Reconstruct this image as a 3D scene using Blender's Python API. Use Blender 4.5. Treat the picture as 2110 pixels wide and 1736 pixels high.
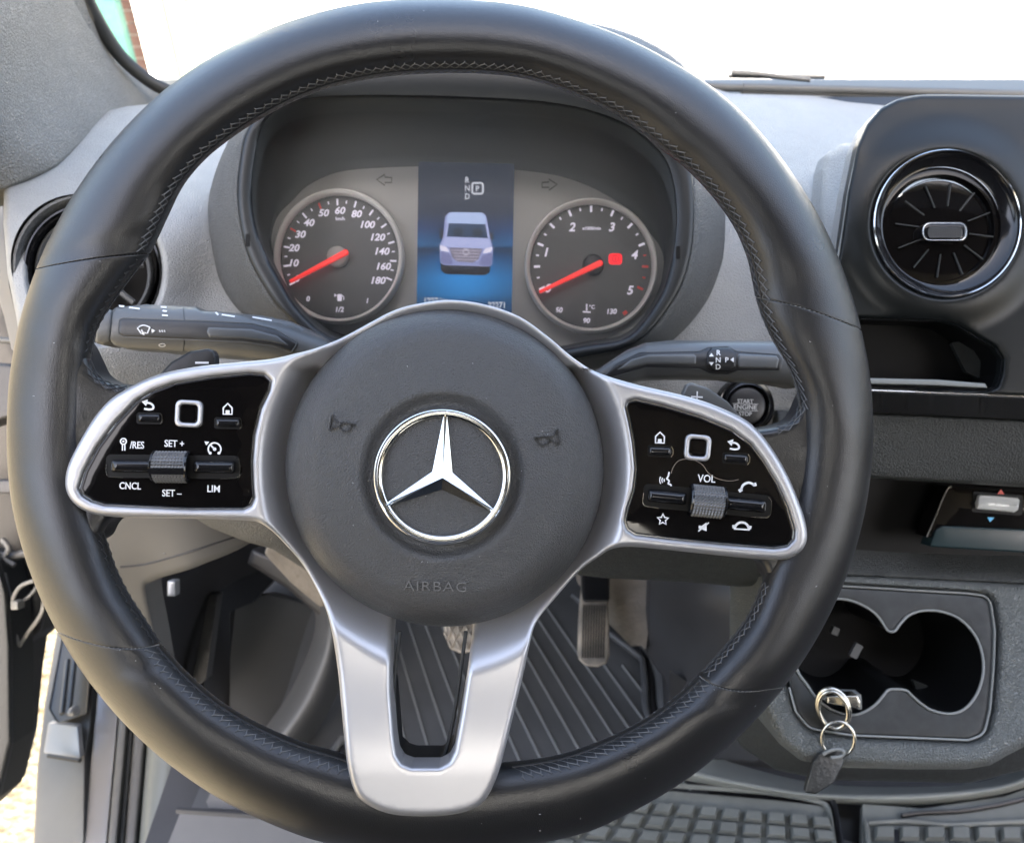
import bpy, math, random
import numpy as np
from mathutils import Vector, Matrix, geometry
random.seed(7)
SC = bpy.context.scene
for o in list(bpy.data.objects): bpy.data.objects.remove(o)

# ------------------------------------------------------------------ camera, sky, sun, exposure
PITCH = math.radians(38.0)                 # the phone looks down at the wheel
EYE = Vector((0.0, 0.0, 1.75))             # metres above the ground outside
F, CU, CV = 1703.0, 1055.0, 868.0          # focal length and centre of the picture, 2110 x 1736 units
ROT = Matrix.Rotation(math.pi/2 - PITCH, 3, 'X')
cam_d = bpy.data.cameras.new('camera'); cam = bpy.data.objects.new('camera', cam_d)
SC.collection.objects.link(cam); SC.camera = cam
cam.location = EYE; cam.rotation_euler = (math.pi/2 - PITCH, 0, 0)
cam_d.sensor_fit = 'HORIZONTAL'; cam_d.sensor_width = 36.0; cam_d.lens = 36.0*F/2110.0
cam_d.clip_start = 0.02; cam_d.clip_end = 500
cam_d.dof.use_dof = True; cam_d.dof.focus_distance = 0.385; cam_d.dof.aperture_fstop = 15.0

SUN_DIR = Vector((0.08, -0.72, 0.68)).normalized()
sun_el = math.asin(SUN_DIR.z); sun_az = math.atan2(SUN_DIR.x, SUN_DIR.y)
w = bpy.data.worlds.new('World'); SC.world = w; w.use_nodes = True
nt = w.node_tree; bg = nt.nodes['Background']
sky = nt.nodes.new('ShaderNodeTexSky'); sky.sky_type = 'NISHITA'; sky.sun_disc = False
sky.sun_elevation = sun_el; sky.sun_rotation = sun_az; sky.air_density = 1.0; sky.dust_density = 7.0; sky.ozone_density = 0.3
nt.links.new(sky.outputs[0], bg.inputs[0]); bg.inputs[1].default_value = 0.15
sl = bpy.data.lights.new('sun', 'SUN'); sl.energy = 4.0; sl.angle = math.radians(0.5); sl.color = (1.0, 0.95, 0.87)
so = bpy.data.objects.new('sun', sl); SC.collection.objects.link(so)
so.rotation_euler = SUN_DIR.to_track_quat('Z', 'Y').to_euler(); so.location = (0, 0, 8)
SC.view_settings.view_transform = 'Standard'; SC.view_settings.look = 'None'
EXPO = 3.1
SC.view_settings.exposure = EXPO; SC.view_settings.gamma = 1.0
SC.cycles.use_denoising = True
SC.cycles.max_bounces = 10; SC.cycles.diffuse_bounces = 6; SC.cycles.glossy_bounces = 4
SC.cycles.transparent_max_bounces = 12; SC.cycles.sample_clamp_indirect = 6.0
SC.cycles.caustics_reflective = False; SC.cycles.caustics_refractive = False

# ------------------------------------------------------------------ coordinates
def C(u, v, d):
    """a point seen at (u, v) lying d metres in front of the lens plane, in world metres"""
    return EYE + ROT @ Vector(((u-CU)/F*d, (CV-v)/F*d, -d))
def CA(uv, d):
    uv = np.asarray(uv, float); d = np.broadcast_to(np.asarray(d, float), (len(uv),))
    p = np.stack([(uv[:, 0]-CU)/F*d, (CV-uv[:, 1])/F*d, -d], 1)
    return p @ np.array(ROT).T + np.array(EYE)
BACK = np.array(ROT @ Vector((0, 0, -1)))      # away from the viewer
def ray(u, v): return (ROT @ Vector(((u-CU)/F, (CV-v)/F, -1)))
def onz(u, v, z):
    r = ray(u, v); t = (z-EYE.z)/r.z
    return EYE + r*t
def onx(u, v, x):
    r = ray(u, v); t = (x-EYE.x)/r.x
    return EYE + r*t
def ony(u, v, y):
    r = ray(u, v); t = (y-EYE.y)/r.y
    return EYE + r*t
def zm(pts, s, ou, ov): return [(ou+x*s, ov+y*s) for x, y in pts]

# ------------------------------------------------------------------ 2D helpers
def spl(pts, closed=True, n=8):
    """smooth curve through the points (centripetal Catmull-Rom)"""
    P = [np.array(p, float) for p in ext(pts)]; N = len(P); out = []
    rng = range(N) if closed else range(N-1)
    for i in rng:
        if closed: a, b, c, d = P[i-1], P[i], P[(i+1) % N], P[(i+2) % N]
        else: a, b, c, d = P[max(i-1, 0)], P[i], P[i+1], P[min(i+2, N-1)]
        for k in range(n):
            t = k/n
            m1 = (c-a)*0.5; m2 = (d-b)*0.5
            L = np.linalg.norm(c-b)
            for_m = lambda m: m if np.linalg.norm(m) < 1.2*L+1e-9 else m/np.linalg.norm(m)*1.2*L
            m1, m2 = for_m(m1), for_m(m2)
            h = (2*t**3-3*t**2+1)*b + (t**3-2*t**2+t)*m1 + (-2*t**3+3*t**2)*c + (t**3-t**2)*m2
            out.append(h)
    if not closed: out.append(P[-1])
    return np.array(out)
def ext(pts):
    """carry edges that end at u = 2300 on, straight, to u = 2700"""
    P = [tuple(map(float, p)) for p in pts]; out = []
    for i, p in enumerate(P):
        if p[0] == 2300.0:
            c = [q for q in (P[i-1], P[(i+1) % len(P)]) if q[0] != 2300.0]
            if c and abs(c[0][1]-p[1]) < 200: p = (2700.0, p[1]+(p[1]-c[0][1])/(2300-c[0][0])*400)
            else: p = (2700.0, p[1])
        out.append(p)
    return out
def rr(pts, r, n=6):
    pts = ext(pts)
    """polygon with rounded corners; r is one radius or one per corner"""
    P = [np.array(p, float) for p in pts]; N = len(P); out = []
    rs = r if isinstance(r, (list, tuple)) else [r]*N
    for i in range(N):
        p, a, b = P[i], P[i-1], P[(i+1) % N]
        da, db = a-p, b-p; la, lb = np.linalg.norm(da), np.linalg.norm(db); da, db = da/la, db/lb
        ang = math.acos(max(-1, min(1, float(da@db)))); q = min(rs[i]/max(math.tan(ang/2), 1e-3), la*.48, lb*.48)
        if q < 1e-4 or ang > 3.1: out.append(p); continue
        s, e = p+da*q, p+db*q
        for k in range(n+1):
            t = k/n; out.append((1-t)**2*s + 2*t*(1-t)*p + t*t*e)
    return np.array(out)
def ell(cu, cv, ru, rv=None, n=72, a0=0.0):
    rv = ru if rv is None else rv
    return np.array([(cu+ru*math.cos(a0+2*math.pi*k/n), cv+rv*math.sin(a0+2*math.pi*k/n)) for k in range(n)])
def box(u0, v0, u1, v1, r=0, n=5):
    p = [(u0, v0), (u1, v0), (u1, v1), (u0, v1)]
    return rr(p, r, n) if r else np.array(p, float)
def turn(pts, cu, cv, deg):
    a = math.radians(deg); c, s = math.cos(a), math.sin(a); p = np.asarray(pts, float)-(cu, cv)
    return np.stack([p[:, 0]*c-p[:, 1]*s+cu, p[:, 0]*s+p[:, 1]*c+cv], 1)
def dens(poly, step):
    out = []
    N = len(poly)
    for i in range(N):
        a, b = poly[i], poly[(i+1) % N]; L = np.linalg.norm(b-a)
        if L < 1e-6: continue
        k = max(1, int(math.ceil(L/step)))
        for j in range(k): out.append(a+(b-a)*j/k)
    return np.array(out)
def inside(P, loops):
    r = np.zeros(len(P), bool)
    for L in loops:
        a, b = L, np.roll(L, -1, 0)
        for i in range(0, len(P), 4000):
            x, y = P[i:i+4000, 0:1], P[i:i+4000, 1:2]
            c = (a[:, 1] > y) != (b[:, 1] > y)
            dy = b[:, 1]-a[:, 1]; dy = np.where(np.abs(dy) < 1e-12, 1e-12, dy)
            xi = a[:, 0]+(y-a[:, 1])*(b[:, 0]-a[:, 0])/dy
            r[i:i+4000] ^= (np.sum(c & (x < xi), 1) % 2).astype(bool)
    return r
def bdist(P, loops):
    out = np.full(len(P), 1e9)
    for L in loops:
        a, b = L, np.roll(L, -1, 0); ab = b-a; l2 = np.maximum((ab**2).sum(1), 1e-12)
        for i in range(0, len(P), 3000):
            p = P[i:i+3000, None, :]
            t = np.clip(((p-a)*ab).sum(2)/l2, 0, 1)
            q = a+ab*t[..., None]
            out[i:i+3000] = np.minimum(out[i:i+3000], np.sqrt(((p-q)**2).sum(2).min(1)))
    return out
def area(L): return 0.5*float(np.sum(L[:, 0]*np.roll(L[:, 1], -1)-np.roll(L[:, 0], -1)*L[:, 1]))
def tps(ctrl):
    """smooth depth field through (u, v, depth) control points"""
    c = np.array(ctrl, float); s = 500.0; X = c[:, :2]/s; n = len(X)
    def U(r2): return np.where(r2 > 1e-12, r2*np.log(np.maximum(r2, 1e-12)), 0)
    K = U(((X[:, None]-X[None])**2).sum(2)); P = np.c_[np.ones(n), X]
    A = np.zeros((n+3, n+3)); A[:n, :n] = K+np.eye(n)*1e-4; A[:n, n:] = P; A[n:, :n] = P.T
    wgt = np.linalg.solve(A, np.r_[c[:, 2], 0, 0, 0])
    def f(q):
        q = np.asarray(q, float)/s
        return U(((q[:, None]-X[None])**2).sum(2)) @ wgt[:n] + np.c_[np.ones(len(q)), q] @ wgt[n:]
    return f
def sstep(x, a, b):
    t = np.clip((x-a)/(b-a), 0, 1); return t*t*(3-2*t)

# ------------------------------------------------------------------ meshes and objects
class MB:
    def __init__(s): s.v = []; s.f = []; s.n = 0
    def add(s, V, Fs):
        V = np.asarray(V, float); s.v.append(V); s.f += [tuple(i+s.n for i in f) for f in Fs]; s.n += len(V); return s
    def mesh(s, name, org=(0, 0, 0), smooth=True, ang=50):
        m = bpy.data.meshes.new(name); V = np.concatenate(s.v)-np.array(org)
        m.from_pydata([tuple(p) for p in V], [], s.f)
        if smooth:
            m.polygons.foreach_set('use_smooth', [True]*len(m.polygons)); m.set_sharp_from_angle(angle=math.radians(ang))
        m.validate(); m.update(); return m
def root_of(o):
    while o.parent: o = o.parent
    return o
def thing(name, label, cat, loc, group=None):
    o = bpy.data.objects.new(name, None); SC.collection.objects.link(o); o.location = loc; o.empty_display_size = .02
    o['label'] = label; o['category'] = cat
    if group: o['group'] = group
    return o
def put(name, mb, mat, parent=None, label=None, kind=None, cat=None, group=None, smooth=True, ang=50, loc=None, flip=False):
    if parent is not None:
        org = root_of(parent).location
    else:
        allv = np.concatenate(mb.v); org = Vector(loc) if loc is not None else Vector(((allv.min(0)+allv.max(0))/2).tolist())
    m = mb.mesh(name, tuple(org), smooth, ang); m.materials.append(mat)
    o = bpy.data.objects.new(name, m); SC.collection.objects.link(o)
    if parent is not None: o.parent = parent
    else: o.location = org
    if label: o['label'] = label
    if kind: o['kind'] = kind
    if cat: o['category'] = cat
    if group: o['group'] = group
    return o

def relief(outer, D, holes=(), thick=.01, er=0.0, eh=0.0, step=10.0, bstep=6.0, mb=None, back=False, hr=None, fine=5):
    """solid sheet of outline `outer` whose front follows depth D, with rounded rims and real thickness"""
    Df = D if callable(D) else (lambda q: np.full(len(q), float(D)))
    loops = [dens(np.asarray(L, float), bstep) for L in [np.array(ext(outer))]+list(holes)]
    loops[0] = loops[0] if area(loops[0]) > 0 else loops[0][::-1]
    for i in range(1, len(loops)):
        if area(loops[i]) > 0: loops[i] = loops[i][::-1]
    pts = [np.concatenate(loops)]
    if er > 0:
        for fr in ([.06, .2, .42, .7, 1.0] if fine == 5 else [.2, .6, 1.0]):
            for L in loops:
                t = np.roll(L, -1, 0)-np.roll(L, 1, 0); t /= np.maximum(np.linalg.norm(t, axis=1, keepdims=True), 1e-9)
                q = L+np.stack([-t[:, 1], t[:, 0]], 1)*er*fr
                q = q[inside(q, loops)]
                if len(q): q = q[bdist(q, loops) > er*fr*.93]
                if len(q): pts.append(q)
    allp = np.concatenate(loops); mn, mx = allp.min(0), allp.max(0)
    gx, gy = np.meshgrid(np.arange(mn[0]+step*.5, mx[0], step), np.arange(mn[1]+step*.5, mx[1], step*.866))
    gx[1::2] += step*.5
    g = np.stack([gx.ravel(), gy.ravel()], 1)
    if len(g):
        g = g[inside(g, loops)]
        if len(g): g = g[bdist(g, loops) > max(er*1.0+step*.45, step*.4)]
        if len(g): pts.append(g)
    P = np.concatenate(pts)
    edges = []; k = 0
    for L in loops:
        n = len(L); edges += [(k+i, k+(i+1) % n) for i in range(n)]; k += n
    nb = k
    res = geometry.delaunay_2d_cdt([Vector(p) for p in P.tolist()], edges, [], 0, 1e-6)
    V2 = np.array([tuple(v) for v in res[0]]); T = np.array(res[2])
    cen = V2[T].mean(1); T = T[inside(cen, loops)]
    d = Df(V2)
    if er > 0:
        bd = bdist(V2, loops); t = np.clip(bd/er, 0, 1); d = d+eh*(1-np.sqrt(np.clip(1-(1-t)**2, 0, 1)))
    V3 = CA(V2, d)
    # front faces must look at the viewer: (u right, v down) positive area -> flip
    a = V2[T[:, 0]]; b = V2[T[:, 1]]; c = V2[T[:, 2]]
    cr = (b[:, 0]-a[:, 0])*(c[:, 1]-a[:, 1])-(b[:, 1]-a[:, 1])*(c[:, 0]-a[:, 0])
    T = np.where((cr > 0)[:, None], T[:, ::-1], T)
    mb = mb or MB()
    faces = [tuple(x) for x in T.tolist()]
    mb.add(V3, faces)
    if thick > 0:
        k = 0
        orig = res[3]
        inv = {}
        for i, l in enumerate(orig):
            for j in l: inv[j] = i
        for L in loops:
            n = len(L); idx = [inv.get(k+i, k+i) for i in range(n)]
            F1 = V3[idx]; F2 = F1+BACK*thick; base = np.concatenate([F1, F2])
            fs = [(i, (i+1) % n, n+(i+1) % n, n+i) for i in range(n)]
            mb.add(base, fs); k += n
        if back: mb.add(V3+BACK*thick, [f[::-1] for f in faces])
    return mb
def loft(rows, closed_u=False, closed_v=False, mb=None, flip=False):
    """rows: list of equally long point arrays (world)"""
    R = [np.asarray(r, float) for r in rows]; n = len(R[0]); m = len(R); V = np.concatenate(R); fs = []
    for i in range(m if closed_v else m-1):
        for j in range(n if closed_u else n-1):
            a, b, c, d = i*n+j, i*n+(j+1) % n, ((i+1) % m)*n+(j+1) % n, ((i+1) % m)*n+j
            fs.append((a, d, c, b) if flip else (a, b, c, d))
    mb = mb or MB(); mb.add(V, fs); return mb
def tube(P, r, mb=None, closed=False, n=8, flat=1.0, cap=True):
    P = [np.asarray(p, float) for p in P]; N = len(P); mb = mb or MB()
    rs = r if isinstance(r, (list, tuple, np.ndarray)) else [r]*N
    rows = []; up = None
    for i in range(N):
        a = P[i-1] if (closed or i > 0) else P[i]; b = P[(i+1) % N] if (closed or i < N-1) else P[i]
        t = b-a; L = np.linalg.norm(t); t = t/L if L > 0 else np.array((1., 0, 0))
        if up is None:
            up = BACK - t*(BACK@t)
            if np.linalg.norm(up) < .2: up = np.cross(t, (1., 0, 0))
        up = up-t*(up@t); up /= np.linalg.norm(up); sd = np.cross(t, up)
        rows.append([P[i]+rs[i]*(math.cos(2*math.pi*k/n)*sd + flat*math.sin(2*math.pi*k/n)*up) for k in range(n)])
    loft(rows, closed_u=True, closed_v=closed, mb=mb)
    if cap and not closed:
        mb.add(rows[0], [tuple(range(n))[::-1]]); mb.add(rows[-1], [tuple(range(n))])
    return mb
def lathe(u, v, d, prof, n=64, tilt=(0, 0), mb=None, su=1.0, sv=1.0):
    """ring profile about an axis that points at the viewer; prof = (radius in px at depth d, height towards viewer in m)"""
    k = d/F; c = C(u, v, d); ax = np.array(ROT @ Vector((1, 0, 0))); ay = np.array(ROT @ Vector((0, 1, 0))); az = -BACK
    R = Matrix.Rotation(math.radians(tilt[0]), 3, 'X') @ Matrix.Rotation(math.radians(tilt[1]), 3, 'Y')
    rows = []
    for r, h in prof:
        row = []
        for i in range(n):
            a = 2*math.pi*i/n
            l = R @ Vector((r*k*su*math.cos(a), r*k*sv*math.sin(a), h))
            row.append(np.array(c)+ax*l.x+ay*l.y+az*l.z)
        rows.append(row)
    return loft(rows, closed_u=True, mb=mb or MB(), flip=False)
def pipe_px(pts, d, rpx, mb=None, closed=False, n=8, flat=1.0, lift=0.0):
    """round bar along px points at depth d, radius in px"""
    P = CA(np.asarray(pts, float), d); dd = float(np.mean(d))
    return tube(list(P-BACK*lift), rpx*dd/F, mb=mb, closed=closed, n=n, flat=flat)
def stroke(pts, wpx, D, mb=None, closed=False, thick=.0004):
    """flat ribbon (print or inlay) along px points"""
    p = np.asarray(pts, float); N = len(p); mb = mb or MB(); L = []; R = []
    for i in range(N):
        a = p[i-1] if (closed or i > 0) else p[i]; b = p[(i+1) % N] if (closed or i < N-1) else p[i]
        t = (b-a)/max(np.linalg.norm(b-a), 1e-9); nrm = np.array((-t[1], t[0]))*wpx/2
        L.append(p[i]+nrm); R.append(p[i]-nrm)
    Df = D if callable(D) else (lambda q: np.full(len(q), float(D)))
    L, R = np.array(L), np.array(R); a, b = CA(L, Df(L)), CA(R, Df(R)); m = N if closed else N-1
    fs = [(i, (i+1) % N, N+(i+1) % N, N+i) for i in range(m)]
    V = np.concatenate([a, b]); mb.add(V, fs)
    V2 = np.concatenate([a, a+BACK*thick]); mb.add(V2, [(i, (i+1) % N, N+(i+1) % N, N+i) for i in range(m)])
    V2 = np.concatenate([b, b+BACK*thick]); mb.add(V2, [(i, (i+1) % N, N+(i+1) % N, N+i) for i in range(m)])
    return mb
def flat(poly, D, mb=None, thick=.0004, holes=()):
    Df = D if callable(D) else (lambda q: np.full(len(q), float(D)))
    mb = mb or MB(); loops = [np.asarray(poly, float)]+[np.asarray(h, float) for h in holes]
    tri = geometry.tessellate_polygon([[Vector((x, y, 0)) for x, y in L] for L in loops]); P = np.concatenate(loops)
    V = CA(P, Df(P)); fs = []
    for t in tri:
        a, b, c = (P[i] for i in t); cr = (b[0]-a[0])*(c[1]-a[1])-(b[1]-a[1])*(c[0]-a[0])
        fs.append(tuple(t) if cr < 0 else tuple(t)[::-1])
    mb.add(V, fs)
    if thick:
        k = 0
        for L in loops:
            n = len(L); q = V[k:k+n]; k += n
            mb.add(np.concatenate([q, q+BACK*thick]), [(i, (i+1) % n, n+(i+1) % n, n+i) for i in range(n)])
    return mb
def text(s, u, v, h, D, mb=None, rot=0, shear=0, wide=1.0, bold=0.0, thick=.0003, vs=None, track=1.0):
    """lettering centred on (u, v), capital height h px, as thin solid letters"""
    cu = bpy.data.curves.new('lettering', 'FONT'); cu.body = s; cu.size = 1.0; cu.align_x = 'CENTER'
    cu.shear = shear; cu.offset = bold; cu.resolution_u = 3; cu.space_character = track
    ob = bpy.data.objects.new('tmp', cu); SC.collection.objects.link(ob)
    bpy.context.view_layer.update()
    me = bpy.data.meshes.new_from_object(ob.evaluated_get(bpy.context.evaluated_depsgraph_get()))
    bpy.data.objects.remove(ob)
    P = np.array([tuple(x.co) for x in me.vertices]); fs = [tuple(p.vertices) for p in me.polygons]
    eu = {}
    for f in fs:
        for i in range(len(f)):
            e = (f[i], f[(i+1) % len(f)]); kk = tuple(sorted(e)); eu.setdefault(kk, []).append(e)
    bpy.data.meshes.remove(me)
    H = 0.729; sc = h/H
    x = P[:, 0]*sc*wide; x = x-(x.max()+x.min())/2; y = (P[:, 1]-H/2)*sc
    q = turn(np.stack([u+x, v-y], 1), u, v, rot)
    Df = D if callable(D) else (lambda z: np.full(len(z), float(D)))
    V = CA(q, Df(q)); mb = mb or MB(); mb.add(V, fs)
    be = [e[0] for e in eu.values() if len(e) == 1]; n = len(V)
    if thick: mb.add(np.concatenate([V, V+BACK*thick]), [(b, a, n+a, n+b) for a, b in be])
    return mb
def wbox(x0, y0, z0, x1, y1, z1, mb=None):
    mb = mb or MB()
    V = [(x, y, z) for x in (x0, x1) for y in (y0, y1) for z in (z0, z1)]
    return mb.add(V, [(0, 1, 3, 2), (4, 6, 7, 5), (0, 4, 5, 1), (2, 3, 7, 6), (0, 2, 6, 4), (1, 5, 7, 3)])
def arc(cu, cv, r, a0, a1, n=16, rv=None):
    rv = r if rv is None else rv
    return [(cu+r*math.cos(math.radians(a0+(a1-a0)*k/n)), cv-rv*math.sin(math.radians(a0+(a1-a0)*k/n))) for k in range(n+1)]

# ------------------------------------------------------------------ materials
def mat(name, col, rough=.5, metal=0.0, spec=.5, bumps=(), var=0.0, vscale=40.0, rvar=0.0, coat=0.0, coat_r=.05, emit=0.0, col2=None):
    """bumps: (kind, scale, strength, distance)"""
    m = bpy.data.materials.new(name); m.use_nodes = True; nt = m.node_tree; N = nt.nodes; L = nt.links
    b = N['Principled BSDF']; b.inputs['Base Color'].default_value = (*col, 1); b.inputs['Roughness'].default_value = rough
    b.inputs['Metallic'].default_value = metal; b.inputs['Specular IOR Level'].default_value = spec
    b.inputs['Coat Weight'].default_value = coat; b.inputs['Coat Roughness'].default_value = coat_r
    if emit: b.inputs['Emission Color'].default_value = (*col, 1); b.inputs['Emission Strength'].default_value = emit
    tc = N.new('ShaderNodeTexCoord')
    def noise(s, det=3, r=.55):
        n = N.new('ShaderNodeTexNoise'); n.inputs['Scale'].default_value = s; n.inputs['Detail'].default_value = det
        n.inputs['Roughness'].default_value = r; L.new(tc.outputs['Object'], n.inputs['Vector']); return n
    if var or col2:
        n = noise(vscale, 5); cr = N.new('ShaderNodeValToRGB'); L.new(n.outputs['Fac'], cr.inputs[0])
        a = [max(0, c*(1-var)) for c in col]; c2 = [c*(1+var) for c in col] if col2 is None else col2
        cr.color_ramp.elements[0].position = .35; cr.color_ramp.elements[1].position = .68
        cr.color_ramp.elements[0].color = (*a, 1); cr.color_ramp.elements[1].color = (*c2, 1)
        L.new(cr.outputs[0], b.inputs['Base Color'])
    if rvar:
        n = noise(vscale*.6, 4); mp = N.new('ShaderNodeMapRange'); L.new(n.outputs['Fac'], mp.inputs['Value'])
        mp.inputs['From Min'].default_value = .3; mp.inputs['From Max'].default_value = .7
        mp.inputs['To Min'].default_value = rough-rvar; mp.inputs['To Max'].default_value = rough+rvar
        L.new(mp.outputs[0], b.inputs['Roughness'])
    prev = None
    for kind, sc, st, dist in bumps:
        if kind == 'noise': h = noise(sc, 2).outputs['Fac']
        elif kind == 'grain':       # pebbled leather grain: cells with creases between
            n = N.new('ShaderNodeTexVoronoi'); n.feature = 'DISTANCE_TO_EDGE'; n.inputs['Scale'].default_value = sc
            ad = N.new('ShaderNodeVectorMath'); ad.operation = 'ADD'; nz = noise(sc*.5, 2); sc_ = N.new('ShaderNodeVectorMath'); sc_.operation = 'SCALE'
            sc_.inputs['Scale'].default_value = 1.4/sc; L.new(nz.outputs['Color'], sc_.inputs[0])
            L.new(tc.outputs['Object'], ad.inputs[0]); L.new(sc_.outputs[0], ad.inputs[1]); L.new(ad.outputs[0], n.inputs['Vector'])
            mr = N.new('ShaderNodeMapRange'); mr.inputs['From Max'].default_value = .25; L.new(n.outputs['Distance'], mr.inputs['Value']); h = mr.outputs[0]
        else:
            n = N.new('ShaderNodeTexVoronoi'); n.inputs['Scale'].default_value = sc; L.new(tc.outputs['Object'], n.inputs['Vector']); h = n.outputs['Distance']
        bp = N.new('ShaderNodeBump'); bp.inputs['Strength'].default_value = st; bp.inputs['Distance'].default_value = dist
        L.new(h, bp.inputs['Height'])
        if prev: L.new(prev.outputs[0], bp.inputs['Normal'])
        prev = bp
    if prev: L.new(prev.outputs[0], b.inputs['Normal'])
    return m
M = {}
M['leather'] = mat('leather_black', (.016, .016, .0165), .31, spec=.6, bumps=(('grain', 1200, .22, .0002), ('noise', 55, .06, .002)), rvar=.04, vscale=45)
M['bag'] = mat('airbag_vinyl', (.055, .055, .055), .42, spec=.6, bumps=(('grain', 900, .5, .0005),), rvar=.03)
M['bagmark'] = mat('airbag_letter_highlight', (.15, .15, .15), .34)  # paler than the vinyl: highlight of the embossed letters put into the colour
M['bagdark'] = mat('airbag_horn_marks', (.024, .024, .024), .4)
M['seamthread'] = mat('thread_seam', (.24, .24, .23), .6)
M['thread'] = mat('thread', (.035, .035, .036), .7)
M['lightthread'] = mat('thread_light', (.11, .11, .11), .65)
M['silver'] = mat('satin_silver', (.52, .515, .525), .42, metal=.7, bumps=(('noise', 3000, .03, .0001),), rvar=.02)
M['chrome'] = mat('chrome', (.80, .80, .78), .10, metal=1.0, rvar=.03, vscale=200)
M['brightmetal'] = mat('key_metal', (.80, .76, .66), .22, metal=1.0)
M['gloss'] = mat('piano_black', (.004, .0035, .0035), .05, spec=.3)
M['glossplastic'] = mat('gloss_black_plastic', (.009, .009, .010), .12)
M['white'] = mat('white_print', (.80, .80, .80), .5)
M['dash'] = mat('dash_grey', (.29, .293, .285), .42, bumps=(('grain', 560, .55, .0007),), var=.04, rvar=.04)
M['dashdark'] = mat('dash_charcoal', (.085, .087, .086), .45, bumps=(('grain', 500, .6, .0007),), var=.05, rvar=.04)
M['hoodblack'] = mat('hood_black', (.008, .0095, .010), .42, bumps=(('noise', 1500, .05, .0002),))
M['console'] = mat('console_charcoal', (.038, .041, .039), .36, bumps=(('noise', 850, 1.0, .0016),), var=.15, vscale=300, rvar=.05)
M['consolelight'] = mat('console_grained', (.19, .20, .19), .34, bumps=(('grain', 520, 1.0, .0012),), var=.05, rvar=.05)
M['insert'] = mat('insert_black', (.026, .028, .027), .42, bumps=(('noise', 1200, .25, .0004),), var=.25, vscale=120, rvar=.06)
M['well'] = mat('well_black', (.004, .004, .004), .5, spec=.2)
M['module'] = mat('module_satin_black', (.007, .0085, .0085), .36, spec=.27, bumps=(('noise', 2200, .05, .0001),), var=.08, rvar=.04)
M['pillar'] = mat('pillar_fabric', (.22, .217, .20), .8, bumps=(('grain', 380, .9, .0012),), var=.05, vscale=30)
M['rubber'] = mat('rubber_seal', (.022, .024, .024), .6)
M['mat'] = mat('mat_rubber', (.066, .069, .073), .48, bumps=(('noise', 700, .10, .0005),), var=.12, vscale=18, rvar=.06)
M['matlight'] = mat('mat_rubber_dusty', (.19, .20, .185), .50, bumps=(('noise', 600, .12, .0005),), var=.12, vscale=22, rvar=.05)
M['trimgrey'] = mat('trim_grey', (.068, .069, .069), .5, bumps=(('noise', 900, .12, .0004),), var=.06, vscale=12)
M['trimwarm'] = mat('trim_warm_grey', (.15, .146, .14), .6, bumps=(('noise', 900, .12, .0004),), var=.06, vscale=12)
M['trimdark'] = mat('trim_dark', (.035, .035, .037), .5, bumps=(('noise', 900, .15, .0004),), var=.1, vscale=12)
M['black'] = mat('plastic_black', (.012, .012, .013), .4, bumps=(('noise', 1600, .06, .0002),))
M['stalk'] = mat('stalk_plastic', (.10, .102, .10), .36, bumps=(('noise', 2500, .06, .0001),), rvar=.03)
M['stalkdark'] = mat('stalk_inset', (.022, .022, .023), .38, bumps=(('noise', 2500, .05, .0001),))
M['steel'] = mat('painted_sill', (.30, .305, .31), .32, metal=.3, var=.05, vscale=6)
M['sillgrey'] = mat('sill_plastic', (.085, .087, .086), .45, bumps=(('noise', 700, .1, .0004),), var=.06, vscale=14)
M['carpet'] = mat('beige_liner', (.20, .175, .145), .85, bumps=(('noise', 160, .6, .003),), var=.16, vscale=22)
M['pedal'] = mat('dusty_rubber', (.20, .18, .15), .75, bumps=(('noise', 500, .3, .001),), col2=(.50, .43, .34), vscale=28)
# ================================================================== STEERING WHEEL
WC = (907.0, 888.0)
wheel = thing('steering_wheel', 'large black leather steering wheel with satin silver spokes and a round airbag cover', 'steering wheel', C(912, 960, .385))
Rk = [(-270, 891), (-250, 900), (-233, 904), (-211, 899), (-180, 893), (-170, 896), (-158, 893), (-143, 888), (-135, 886), (-105, 879), (-90, 878), (-67, 877), (-45, 880), (-20, 889), (0, 893), (17, 893), (35, 899), (50, 905), (60, 897), (75, 893), (90, 891)]
def Ro(a):
    while a > 90: a -= 360
    while a < -270: a += 360
    return float(np.interp(a, [k[0] for k in Rk], [k[1] for k in Rk]))
def opt(a): r = math.radians(a); R_ = Ro(a); return (WC[0]+R_*math.cos(r), WC[1]-R_*math.sin(r))
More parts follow.
